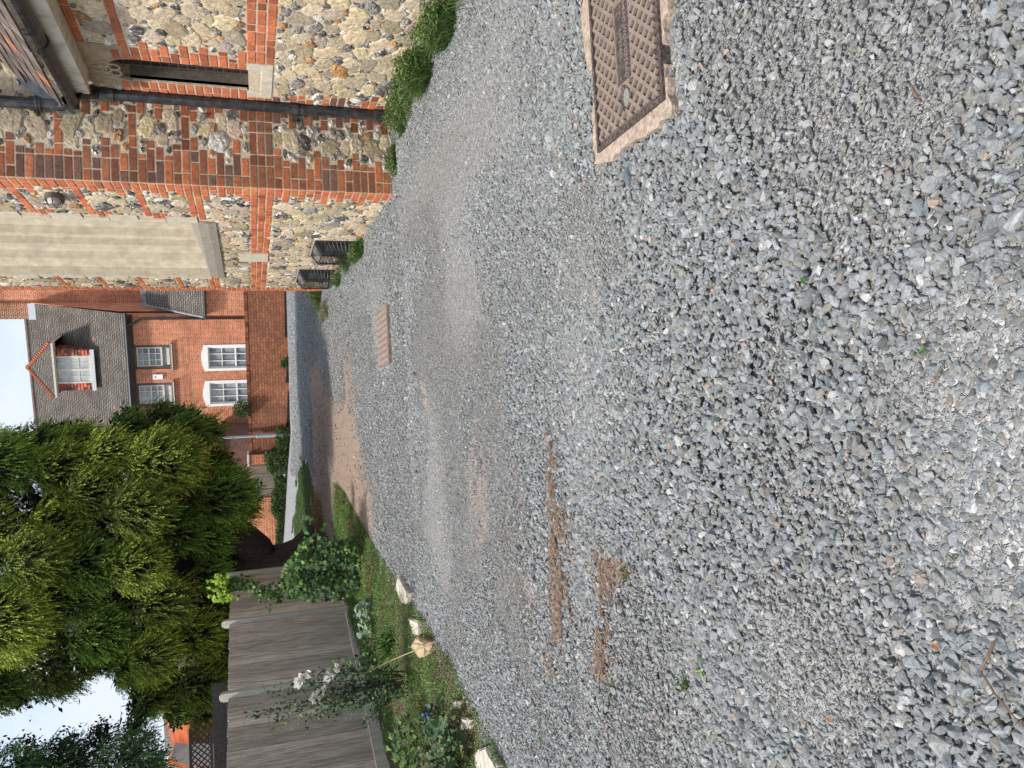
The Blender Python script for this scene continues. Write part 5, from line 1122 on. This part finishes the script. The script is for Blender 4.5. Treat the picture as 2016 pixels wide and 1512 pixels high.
m=150; sx=r.normal(436,11,m); sy=r.uniform(1130,1186,m); P=np.array([ony(a,b_,10.7+.2*q) for a,b_,q in zip(sx,sy,r.random(m))]); Nn=unit(np.stack([r.normal(-.5,.5,m),r.normal(-.6,.4,m),r.normal(.5,.3,m)],-1)); D=unit(rand_dirs(r,m)+(0,0,.4)); D=unit(D-Nn*(D*Nn).sum(1)[:,None])
V1,F1,i1=lobed(P,D,Nn,r.uniform(.04,.075,m),r); fastmesh('bright_shoots',V1,F1,jit((.27,.40,.035),r,m,.2)[i1],mat('shoot_leaf',vc=True,rough=.5,trans=.4),ivy)
w=MB()
for k in range(9): 
    a=[ony(690-i*22,1120+random.uniform(-10,10)+k*5,10.8) for i in range(7)]; w.tube(a,.006,5)
w.tube([ony(640,1060,10.3),ony(625,1035,10.25),ony(612,1018,10.2)],.004,5); w.tube([ony(668,1060,10.3),ony(640,1015,10.2),ony(606,1022,10.15)],.004,5); w.build('ivy_stem',m_bark,ivy)
P=np.array([ony(a,b_,10.2) for a,b_ in ((612,1018),(606,1022),(640,1030),(655,1022),(690,1050),(598,1040),(603,1052),(634,1045))]); m=len(P); Nn=unit(np.tile([.1,-.9,.5],(m,1))+r.normal(0,.2,(m,3))); D=unit(r.normal(0,1,(m,3))); D=unit(D-Nn*(D*Nn).sum(1)[:,None]); V1,F1,i1=lobed(P,D,Nn,np.full(m,.075),r); fastmesh('trailing_leaves',V1,F1,jit((.05,.12,.03),r,m,.2)[i1],m_leafg,ivy)
# white flowered rose
rb=onz(800,1345,.1); rose=thing('rose_bush','straggly thorny rose bush with white blooms leaning against the board fence','rose bush',tuple(rb))
r=np.random.default_rng(63); w=MB(); leafP=[];leafD=[]
ends=[(655,1322),(597,1333),(628,1366),(520,1362),(500,1400),(540,1425),(560,1385),(490,1412),(600,1420),(640,1410),(690,1400),(660,1380),(700,1330),(720,1420),(580,1345),(740,1370)]
tips=[]
for j,(ex,ey) in enumerate(ends):
    e=ony(ex,ey,rb[1]-.15-.35*r.random()); s0=rb+np.array([r.normal(0,.06),r.normal(0,.06),0]); mid=(s0+e)/2+r.normal(0,.05,3); pts=[s0*(1-t)**2+2*mid*t*(1-t)+e*t*t for t in np.linspace(0,1,9)]; w.tube(pts,list(np.linspace(.0065,.0025,9)),5); tips.append(e)
    for t in np.linspace(.2,1,int(16)):
        p=s0*(1-t)**2+2*mid*t*(1-t)+e*t*t
        if r.random()<.95:
            for q in range(8): leafP.append(p+r.normal(0,.028,3)); leafD.append(unit(rand_dirs(r,1)+(0,0,.1))[0])
w.build('rose_stem',mat('rose_stem_m',(.09,.085,.035),.6,noise=.3),rose)
w=MB(); w.tube([onz(838,1272,.12),ony(770,1300,rb[1]-.35),ony(718,1326,rb[1]-.3)],[.006,.005,.004],6); w.build('dry_cane',mat('dry_cane_m',(.33,.24,.15),.8),rose)
P=np.array(leafP); D=np.array(leafD); n=len(P); Nn=unit(np.stack([r.normal(0,.5,n),r.normal(-.6,.4,n),r.normal(.6,.4,n)],-1)); L_=r.uniform(.025,.052,n); V1,F1,i1=leafquads(P,D,Nn,L_,L_*.65); c=jit((.045,.085,.04),r,n,.3); lt=r.random(n)<.1; c[lt]=jit((.14,.15,.04),r,lt.sum(),.2); fastmesh('rose_leaves',V1,F1,c[i1],m_leafg,rose)
for j in range(3):
    m=34; d=rand_dirs(r,m); d[:,2]=np.abs(d[:,2])*.8-.1; Pc=tips[j]+np.array([0,-.02,0]); 
    off=np.array([[0,0,0],[.03,0,-.05],[-.03,0,.04]])[r.integers(0,3,m)]; D=unit(d*np.array([1,.8,1])+(0,-.45,0)); V1,F1,i1=leafquads(Pc+off+D*.006,D,rand_dirs(r,m),r.uniform(.045,.065,m),r.uniform(.045,.055,m)); fastmesh('white_bloom',V1,F1,jit((.80,.78,.72),r,m,.05)[i1],mat('petal',vc=True,rough=.6,trans=.3),rose)
# strap-leaved clump
dl=onz(778,1268,.09); r=np.random.default_rng(64); n=130; P=dl+np.stack([r.normal(0,.04,n),r.normal(0,.04,n),np.zeros(n)],-1); D=unit(np.stack([r.normal(0,.62,n),r.normal(-.1,.5,n),np.full(n,.95)],-1)); L_=r.uniform(.25,.46,n)
V1,F1,i1=blades(P,D,L_,np.full(n,.013),r,.45); o=fastmesh('strap_leaf_plant',V1,F1,jit((.07,.14,.03),r,n,.25)[i1],m_leafg); tag(o,'clump of long arching green strap leaves in the bed below the fence','plant')
# silvery heart-leaved plant
hp=onz(742,1213,.11); r=np.random.default_rng(65); n=46; a=r.uniform(0,6.28,n); rad=.20*np.sqrt(r.random(n)); P=hp+np.stack([np.cos(a)*rad*.9,np.sin(a)*rad,.06+.20*r.random(n)],-1); D=unit(np.stack([np.cos(a),np.sin(a)-.3,r.normal(-.3,.2,n)],-1)); Nn=unit(np.stack([np.cos(a)*.3,-.4+0*a,.9+0*a],-1)+r.normal(0,.2,(n,3)))
def hearts(P,D,Nn,S):
    n=len(P); s=unit(np.cross(D,Nn)); nn=unit(np.cross(s,D)); out=[(0,.08),(.28,-.08),(.48,.15),(.42,.5),(.2,.85),(0,1.05),(-.2,.85),(-.42,.5),(-.48,.15),(-.28,-.08)]
    V=[P[:,None]+(D[:,None]*b_+s[:,None]*x+nn[:,None]*.25*abs(x))*S[:,None,None] for x,b_ in out]+[P[:,None]+D[:,None]*.45*S[:,None,None]]
    V=np.concatenate(V,1).reshape(-1,3); b=np.arange(n)[:,None]*11; return V,np.concatenate([b+np.array((i,(i+1)%10,10)) for i in range(10)],0),np.tile(np.arange(n),10)
V1,F1,i1=hearts(P,D,Nn,r.uniform(.07,.11,n)); c=jit((.20,.27,.19),r,n,.18); dk=r.random(n)<.25; c[dk]=jit((.06,.11,.05),r,dk.sum(),.2)
o=fastmesh('heart_leaf_plant',V1,F1,c[i1],mat('silver_leaf',vc=True,rough=.6,noise=.35,nscale=40,trans=.1)); tag(o,'plant with large silvery green heart shaped leaves at the fence foot','plant')
# leafy low plants along the fence foot and towards the camera
def bushlet(name,label,cat,px,py,z,n,sp,h,sz,col,seed,form='oval',group=None,dk=.3,lt=None,stem=True):
    r=np.random.default_rng(seed); b_=onz(px,py,z); t=r.random(n); a=r.uniform(0,6.28,n); rad=np.sqrt(r.random(n))
    P=b_+np.stack([np.cos(a)*rad*sp[0],np.sin(a)*rad*sp[1],h*t**.7*(1-.45*rad**2)+.01],-1); D=unit(np.stack([np.cos(a)*.7,np.sin(a)*.7,r.normal(.1,.4,n)],-1)+r.normal(0,.4,(n,3))); Nn=unit(np.stack([r.normal(0,.4,n),r.normal(-.3,.4,n),np.full(n,.9)],-1)); S=sz*r.uniform(.6,1.25,n)
    if form=='lobed': V1,F1,i1=lobed(P,D,Nn,S,r)
    elif form=='heart': V1,F1,i1=hearts(P,D,Nn,S)
    else: V1,F1,i1=leafquads(P,D,Nn,S,S*.5)
    c=jit(col,r,n,dk)
    if lt is not None: k=r.random(n)<.25; c[k]=jit(lt,r,k.sum(),.2)
    if stem:
        th=thing(name,label,cat,tuple(b_),group); fastmesh('leaves',V1,F1,c[i1],m_leafg,th); w=MB()
        for q in range(7): e=P[r.integers(0,n)]; w.tube([b_+(r.normal(0,.02),r.normal(0,.02),-.03),(b_+e)/2+(0,0,.03),e],[.005,.004,.002],5)
        w.build('stem',MATS['rose_stem_m'],th); return th
    o=fastmesh(name,V1,F1,c[i1],m_leafg); tag(o,label,cat,group); return o
G1=(.05,.10,.03); G2=(.11,.17,.035)
bushlet('trailing_plant','trailing green ivy leaved plant spilling over the gravel board of the nearest fence panel','plant',840,1462,.1,260,(.26,.3),.34,.055,G1,71,'lobed',lt=G2)
bushlet('broad_leaf_plant','mixed broad leaved green plants at the bottom edge of the bed by the pale stone','plant',905,1495,.08,320,(.3,.34),.22,.06,(.06,.105,.045),72,'heart',lt=(.17,.2,.08))
bushlet('leafy_plant','small leafy plant under the rose with a few yellow green leaves','plant',822,1385,.09,420,(.26,.3),.16,.03,(.06,.11,.03),73,lt=G2)
bushlet('leafy_plant','low bushy green plant between the strap leaves and the fence post','plant',752,1258,.1,300,(.2,.2),.26,.035,G1,74,lt=G2)
bushlet('leafy_plant','low yellowish grassy plant in front of the ivy mound','plant',742,1130,.09,420,(.3,.38),.2,.03,(.10,.13,.035),75,lt=(.2,.2,.06))
bushlet('climbing_sprig','sprig of round green leaves pressed against the middle fence panel','plant',755,1300,.1,90,(.12,.1),.62,.05,(.06,.12,.035),76,'heart')
bushlet('purple_flower_plant','small plant with a purple flower at the bed edge near the picture foot','plant',865,1425,.09,200,(.16,.2),.13,.04,(.07,.12,.06),77,'heart')
r=np.random.default_rng(9); m=16; P=np.tile(onz(838,1408,.22),(m,1)); D=unit(rand_dirs(r,m)+(0,-.4,.5)); V1,F1,i1=leafquads(P,D,rand_dirs(r,m),np.full(m,.028),np.full(m,.02)); pf=fastmesh('purple_flower',V1,F1,jit((.10,.07,.40),r,m,.1)[i1],m_leaf); tag(pf,'tiny violet flower head standing in the green bed','flower')
# edging stones
def slabstone(name,label,pts,h,m,seed,bev=.012,z=.05):
    r=np.random.default_rng(seed); w=MB(); P=[onz(a,b_,z) for a,b_ in pts]; c=np.mean(P,0); bm=bmesh.new(); lo=[bm.verts.new((p[0],p[1],z-.12)) for p in P]; hi=[bm.verts.new((*(np.array(p[:2])*.96+c[:2]*.04),z+h+r.normal(0,.006))) for p in P]
    n=len(P); bm.faces.new(hi); bm.faces.new(lo[::-1])
    for i in range(n): bm.faces.new((lo[i],lo[(i+1)%n],hi[(i+1)%n],hi[i]))
    bmesh.ops.bevel(bm,geom=list(bm.edges),offset=bev,segments=2,affect='EDGES'); bmesh.ops.triangulate(bm,faces=bm.faces); bmesh.ops.subdivide_edges(bm,edges=bm.edges,cuts=2,use_grid_fill=True)
    for v in bm.verts: v.co+=Vector(r.normal(0,.0035,3))
    bmesh.ops.recalc_face_normals(bm,faces=bm.faces); me=bpy.data.meshes.new(name); bm.to_mesh(me); bm.free(); me.materials.append(m); o=bpy.data.objects.new(name,me); sc.collection.objects.link(o); tag(o,label,'stone','pale edging stones along the verge'); return o
m_edge=mat('edging_stone',(.55,.49,.41),.9,noise=.25,nscale=25,bump=.8,bscale=50,dark=(.2,.19,.13),dscale=16,damt=.5); m_sand=mat('sandstone',(.50,.38,.23),.9,noise=.3,nscale=30,bump=.9,bscale=60,dark=(.3,.22,.13),dscale=20,damt=.4)
slabstone('edging_stone','long pale pointed edging slab, farthest of the edging stones',[(787,1133),(806,1166),(806,1188),(794,1190),(782,1158)],.022,m_edge,1)
slabstone('edging_stone','short pale edging block between the long slab and sandy rock',[(806,1214),(826,1222),(828,1252),(815,1250)],.022,m_edge,2)
slabstone('edging_stone','small mossy white stone fragment behind the edging blocks',[(782,1218),(795,1224),(780,1250),(770,1246)],.02,m_edge,3)
slabstone('sandy_rock','yellowish rough sandstone rock by the end of the dry rose cane',[(815,1272),(828,1252),(848,1262),(846,1290),(832,1295)],.05,m_sand,4)
slabstone('edging_stone','wide pale edging slab at the picture foot, nearest of the edging stones',[(940,1476),(958,1470),(985,1512),(985,1540),(950,1530),(938,1500)],.022,m_edge,5)
slabstone('edging_stone','mostly buried pale stone with moss, above the nearest slab',[(912,1410),(925,1415),(922,1440),(908,1436)],.012,m_edge,6)
slabstone('edging_stone','small crumbled stone showing through the ground cover, beside dry brown stalks',[(893,1378),(905,1380),(902,1396),(892,1394)],.012,m_edge,7)
# ================================================================= WEEDS ALONG THE CHURCH
def weeds(label,cx,cy,sx,sy,h,n,seed,rot=0,cat='weeds',col=(.11,.175,.05),bl=.5,z=None,grp='weed clumps along the church wall',name='weed_clump'):
    r=np.random.default_rng(seed); nm=max(2,int(sx*sy*90)) if n>3000 else 1; mi=r.integers(0,nm,n); mr=r.uniform(.5,1,nm)
    if nm>1: ls=math.sqrt(sx*sy/nm)*1.5; a=r.uniform(-1,1,nm)[mi]+r.normal(0,.5,n)*ls*mr[mi]/sx; b_=np.clip(r.uniform(-.9,.7,nm)[mi]+r.normal(0,.5,n)*ls*mr[mi]/sy,-1.3,1.1) if sy<sx else r.uniform(-1,1,nm)[mi]+r.normal(0,.5,n)*ls*mr[mi]/sy; a=np.clip(a,-1.3,1.1 if sx<sy else 1.3)
    else: a=r.uniform(-1,1,n); b_=r.uniform(-1,1,n)
    lump=.3+.75*vnoise(a*sx*3+7,b_*0+seed,1.5,seed)+.45*vnoise(a*sx*9,b_*sy*9,1.6,seed+5); lump=.25+.95*np.clip(lump-.25,0,2)**1.7; k=r.random(n)<lump; a,b_,lump,mi=a[k],b_[k],lump[k],mi[k]; n=len(a)
    x=cx+a*sx; y=cy+b_*sy; z0=G(x,y) if z is None else np.full(n,z)
    top=h*lump*(.55+.6*mr[mi])*.9; nb=int(n*bl); parts=[]
    P=np.stack([x[:nb],y[:nb],z0[:nb]-.01],-1); D=unit(np.stack([r.normal(-.25,.35,nb),r.normal(-.2,.35,nb),np.ones(nb)],-1)); V,F_,ix=blades(P,D,top[:nb]*r.uniform(.6,1.25,nb),np.full(nb,.006),r,.3); parts.append((V,F_,jit(col,r,nb,.3)[ix]))
    m=n-nb; P=np.stack([x[nb:],y[nb:],z0[nb:]+top[nb:]*r.random(m)**.6],-1); D=unit(rand_dirs(r,m)+(-.2,-.3,.3)); S=r.uniform(.014,.034,m); V,F_,ix=leafquads(P,D,unit(rand_dirs(r,m)+(0,0,1)),S,S*.45); c=jit(col,r,m,.35); lt=r.random(m)<.15; c[lt]=jit((.17,.19,.06),r,lt.sum(),.2); parts.append((V,F_,c[ix]))
    V,F_,c=merge(parts); o=fastmesh(name,V,F_,c,m_leaf); tag(o,label,cat,grp); return o
weeds('long dense green weed bank at the foot of the wall below the lancet window',3.10,5.3,.19,1.35,.27,36000,1)
weeds('bushy green weeds just in front of the lancet sill, next to the downpipe clump',3.09,6.95,.18,.42,.24,12000,8)
weeds('round green weed clump around the bottom of the downpipe',3.16,7.62,.13,.24,.17,6500,2)
weeds('low green weeds along the front brick face left of the downpipe',2.86,7.76,.22,.12,.11,4200,3)
weeds('grassy tuft at the wall just before the nearer basket guard',2.34,9.75,.09,.42,.22,5200,4)
weeds('tall grass and weeds between the two basket guards',2.33,11.1,.10,.55,.24,6000,5)
weeds('green weeds at the far corner of the church',2.33,13.45,.12,.45,.25,4500,6)
weeds('pale dry grass patch spreading from the far church corner onto the gravel',2.05,13.3,.16,.35,.13,2200,7,col=(.19,.18,.09))
# ---- plants by the garden wall and orange wall
def gweed(label,x0,x1,y0,y1,n,seed,h=None,name='wall_weeds',dep=.25,col=(.08,.13,.04)):
    a0=gl(520,y0)[0]; a1=gl(520,y1)[0]; r=np.random.default_rng(seed); a=r.uniform(a0,a1,n); d=-r.random(n)*dep; Q=gA+a[:,None]*g1+d[:,None]*g2; z0=G(Q[:,0],Q[:,1]); zt=gl(x0,(y0+y1)/2)[1]; hh=np.clip(zt-z0,.1,2)*(.5+.7*vnoise(a,a*0,2.5,seed))
    P=np.stack([Q[:,0],Q[:,1],z0+hh*r.random(n)],-1); D=unit(rand_dirs(r,n)+(0,-.2,.6)); S=r.uniform(.05,.11,n); V,F_,ix=leafquads(P,D,rand_dirs(r,n),S,S*.35); c=jit(col,r,n,.35); o=fastmesh(name,V,F_,c[ix],m_leaf); tag(o,label,'weeds','weeds below the far garden walls'); return o
gweed('green weeds round the foot of the grey pole',545,568,842,884,1500,1)
gweed('tall green weeds against the brick pier by the plank gate',524,560,888,932,2200,2)
gweed('rough grass along the foot of the orange brick wall',540,560,938,1085,5200,3)
gweed('small weed at a gap in the black plinth of the garden wall',552,568,708,724,300,4,dep=.12)
r=np.random.default_rng(5); a0=gl(470,806)[0]; n=900; d=rand_dirs(r,n); P=GP(a0,1.72,-.05)+d*np.array([.22,.2,.24])*r.random((n,1))**.4; D=unit(d+rand_dirs(r,n)*.6); S=r.uniform(.05,.10,n); V,F_,ix=leafquads(P,D,rand_dirs(r,n),S,S*.35)
ws_=thing('wall_shrub','round leafy shrub spilling over the top of the brown garden wall','shrub',tuple(GP(a0,1.5))); fastmesh('leaves',V,F_,jit((.05,.10,.03),r,n,.3)[ix],m_leaf,ws_); w=MB()
for k in range(6): w.tube([GP(a0,1.45,.28),GP(a0,1.6,.2),P[k]],[.015,.01,.005],5)
w.build('stem',m_bark,ws_)
# dry golden tuft beside the trunk
r=np.random.default_rng(15); b_=onz(632,1022,.27); n=700; P=b_+np.stack([r.normal(0,.22,n),r.normal(0,.3,n),np.zeros(n)],-1); D=unit(np.stack([r.normal(.25,.4,n),r.normal(-.1,.3,n),np.ones(n)],-1)); V,F_,ix=blades(P,D,r.uniform(.14,.36,n),np.full(n,.012),r,.5); o=fastmesh('dry_grass_tuft',V,F_,jit((.34,.22,.09),r,n,.25)[ix],m_leaf); tag(o,'golden dry grass tuft on the earth beside the tree trunk','grass tuft')
# ================================================================= LITTER, LEAVES, TWIG
def strip(line,width,n,r,lmin,lmax):
    L=[onz(a,b_,0) for a,b_ in line]; L=np.array(L); seg=r.integers(0,len(L)-1,n); t=r.random(n)[:,None]; P=L[seg]*(1-t)+L[seg+1]*t; P[:,:2]+=r.normal(0,1,(n,2))*np.array([width*.5,width]); k=vnoise(P[:,0],P[:,1],7,91)*.6+vnoise(P[:,0],P[:,1],19,92)*.4>.40; P=P[k]; n=len(P)
    P[:,2]=G(P[:,0],P[:,1])+r.uniform(.002,.019,n); a=r.normal(math.pi*.5,1.0,n)+math.pi*.5; D=np.stack([np.cos(a),np.sin(a),r.normal(0,.12,n)],-1); return P,unit(D),r.uniform(lmin,lmax,n)
r=np.random.default_rng(16); parts=[]
for line,wd,n in (([(1078,850),(1090,890),(1100,915)],.018,600),([(1092,1000),(1108,1040),(1100,1060)],.05,2600),([(1100,1060),(1102,1150),(1108,1240)],.06,4800),([(1180,1090),(1200,1120),(1235,1118)],.04,1400),([(1196,1120),(1190,1200),(1185,1250),(1180,1325)],.045,3800),([(1085,915),(1092,1000)],.02,700),([(1100,1240),(1090,1330)],.05,500),([(1130,1000),(1180,1300)],.15,420),([(700,760),(690,860),(690,960),(680,1040)],.5,900),([(655,900),(650,1000)],.6,600),([(1000,1000),(1050,1300)],.2,500)):
    P,D,L_=strip(line,wd,n,r,.012,.045); m=len(P); s_=unit(np.cross(D,np.tile([0,0,1.],(m,1))))*r.uniform(.0009,.0022,m)[:,None]; e=P+D*L_[:,None]; V=np.stack([P-s_,P+s_,e+s_,e-s_],1).reshape(-1,3); parts.append((V,np.arange(m)[:,None]*4+np.array([0,1,2,3]),jit((.22,.155,.11),r,m,.5)))
V,F_,c=merge(parts); o=fastmesh('needle_litter',V,F_,c,mat('needles',vc=True,rough=.85),nv=4); kind(o,'stuff')
m_gleaf=mat('fallen_green',(.04,.12,.02),.5); m_bleaf=mat('fallen_brown',(.30,.13,.06),.7,noise=.3,nscale=60)
def fleaf(px,py,sz,rot,m,label):
    b_=onz(px,py,.028); w=MB(); n=10; out=[]
    for i in range(n):
        t=2*math.pi*i/n; x=math.cos(t)*sz; y=math.sin(t)*sz*.5*(1-.35*math.cos(t)); out.append((b_[0]+x*math.cos(rot)-y*math.sin(rot),b_[1]+x*math.sin(rot)+y*math.cos(rot),b_[2]+.25*abs(y)+random.uniform(0,.003)))
    w.add(out+[tuple(b_+(0,0,-.001))],[(i,(i+1)%n,n) for i in range(n)]); o=w.build('fallen_leaf',m,None); tag(o,label,'leaf','fallen leaves on the gravel')
fleaf(1582,552,.014,.8,m_gleaf,'small fresh green leaf lying on the coarse gravel, near the middle'); fleaf(1816,690,.012,2.2,m_gleaf,'dark green leaf lying among the big foreground stones'); fleaf(1067,1452,.024,.1,m_gleaf,'bright green leaf on the bluish gravel beside the verge')
fleaf(1322,881,.012,.3,m_bleaf,'tiny orange brown leaf on the coarse gravel beyond the needle strips'); fleaf(1632,1415,.012,1.3,m_bleaf,'small orange leaf fragment on the bottom corner gravel')
fleaf(1842,1272,.012,1.1,m_bleaf,'reddish leaf scrap close to the forked twig'); fleaf(1290,1410,.010,.6,m_bleaf,'brown leaf scrap on the gravel right of the litter strips')
w=MB(); w.tube([onz(1957,1262,.03),onz(1945,1292,.04),onz(1930,1320,.035),onz(1958,1365,.04),onz(1990,1405,.035),onz(2025,1440,.03)],[.0025,.003,.0024,.0022,.002,.0016],6); w.tube([onz(1958,1365,.038),onz(1945,1372,.05)],[.002,.001],5); tw=w.build('twig',mat('twig_m',(.16,.09,.05),.7,noise=.3,nscale=40),None); tag(tw,'bent brown twig lying on the large stones in the bottom corner','twig')
w=MB(); w.tube([onz(1838,1040-280,.03),onz(1852,1000-280,.03)],[.002,.0015],5); w.tube([onz(1795,170,.03),onz(1812,200,.03)],[.003,.002],5); tw=w.build('twig_fragment',MATS['twig_m'],None); tag(tw,'short dark twig fragments half buried in foreground stones','twig')
for i,(px,py,s) in enumerate(((1207,1352,.06),(1385,1310,.045),(1352,1352,.055),(1237,1132,.05)  )):
    b_=onz(px,py,0); weeds(['tiny green weed at the end of the second litter strip','tiny green weed on open gravel, upper one of a pair','tiny green weed on open gravel, lower one of a pair','small moss tuft at the tip of the second litter strip','thread of green grass at the manhole frame edge','faint weed sprout on gravel below the manhole'][i],b_[0],b_[1],s*.6,s*.4,.02,70,20+i,grp='tiny weeds in the gravel',name='gravel_weed',cat='weed',bl=.4)
print('verts',sum(len(o.data.vertices) for o in bpy.data.objects if o.type=='MESH'))
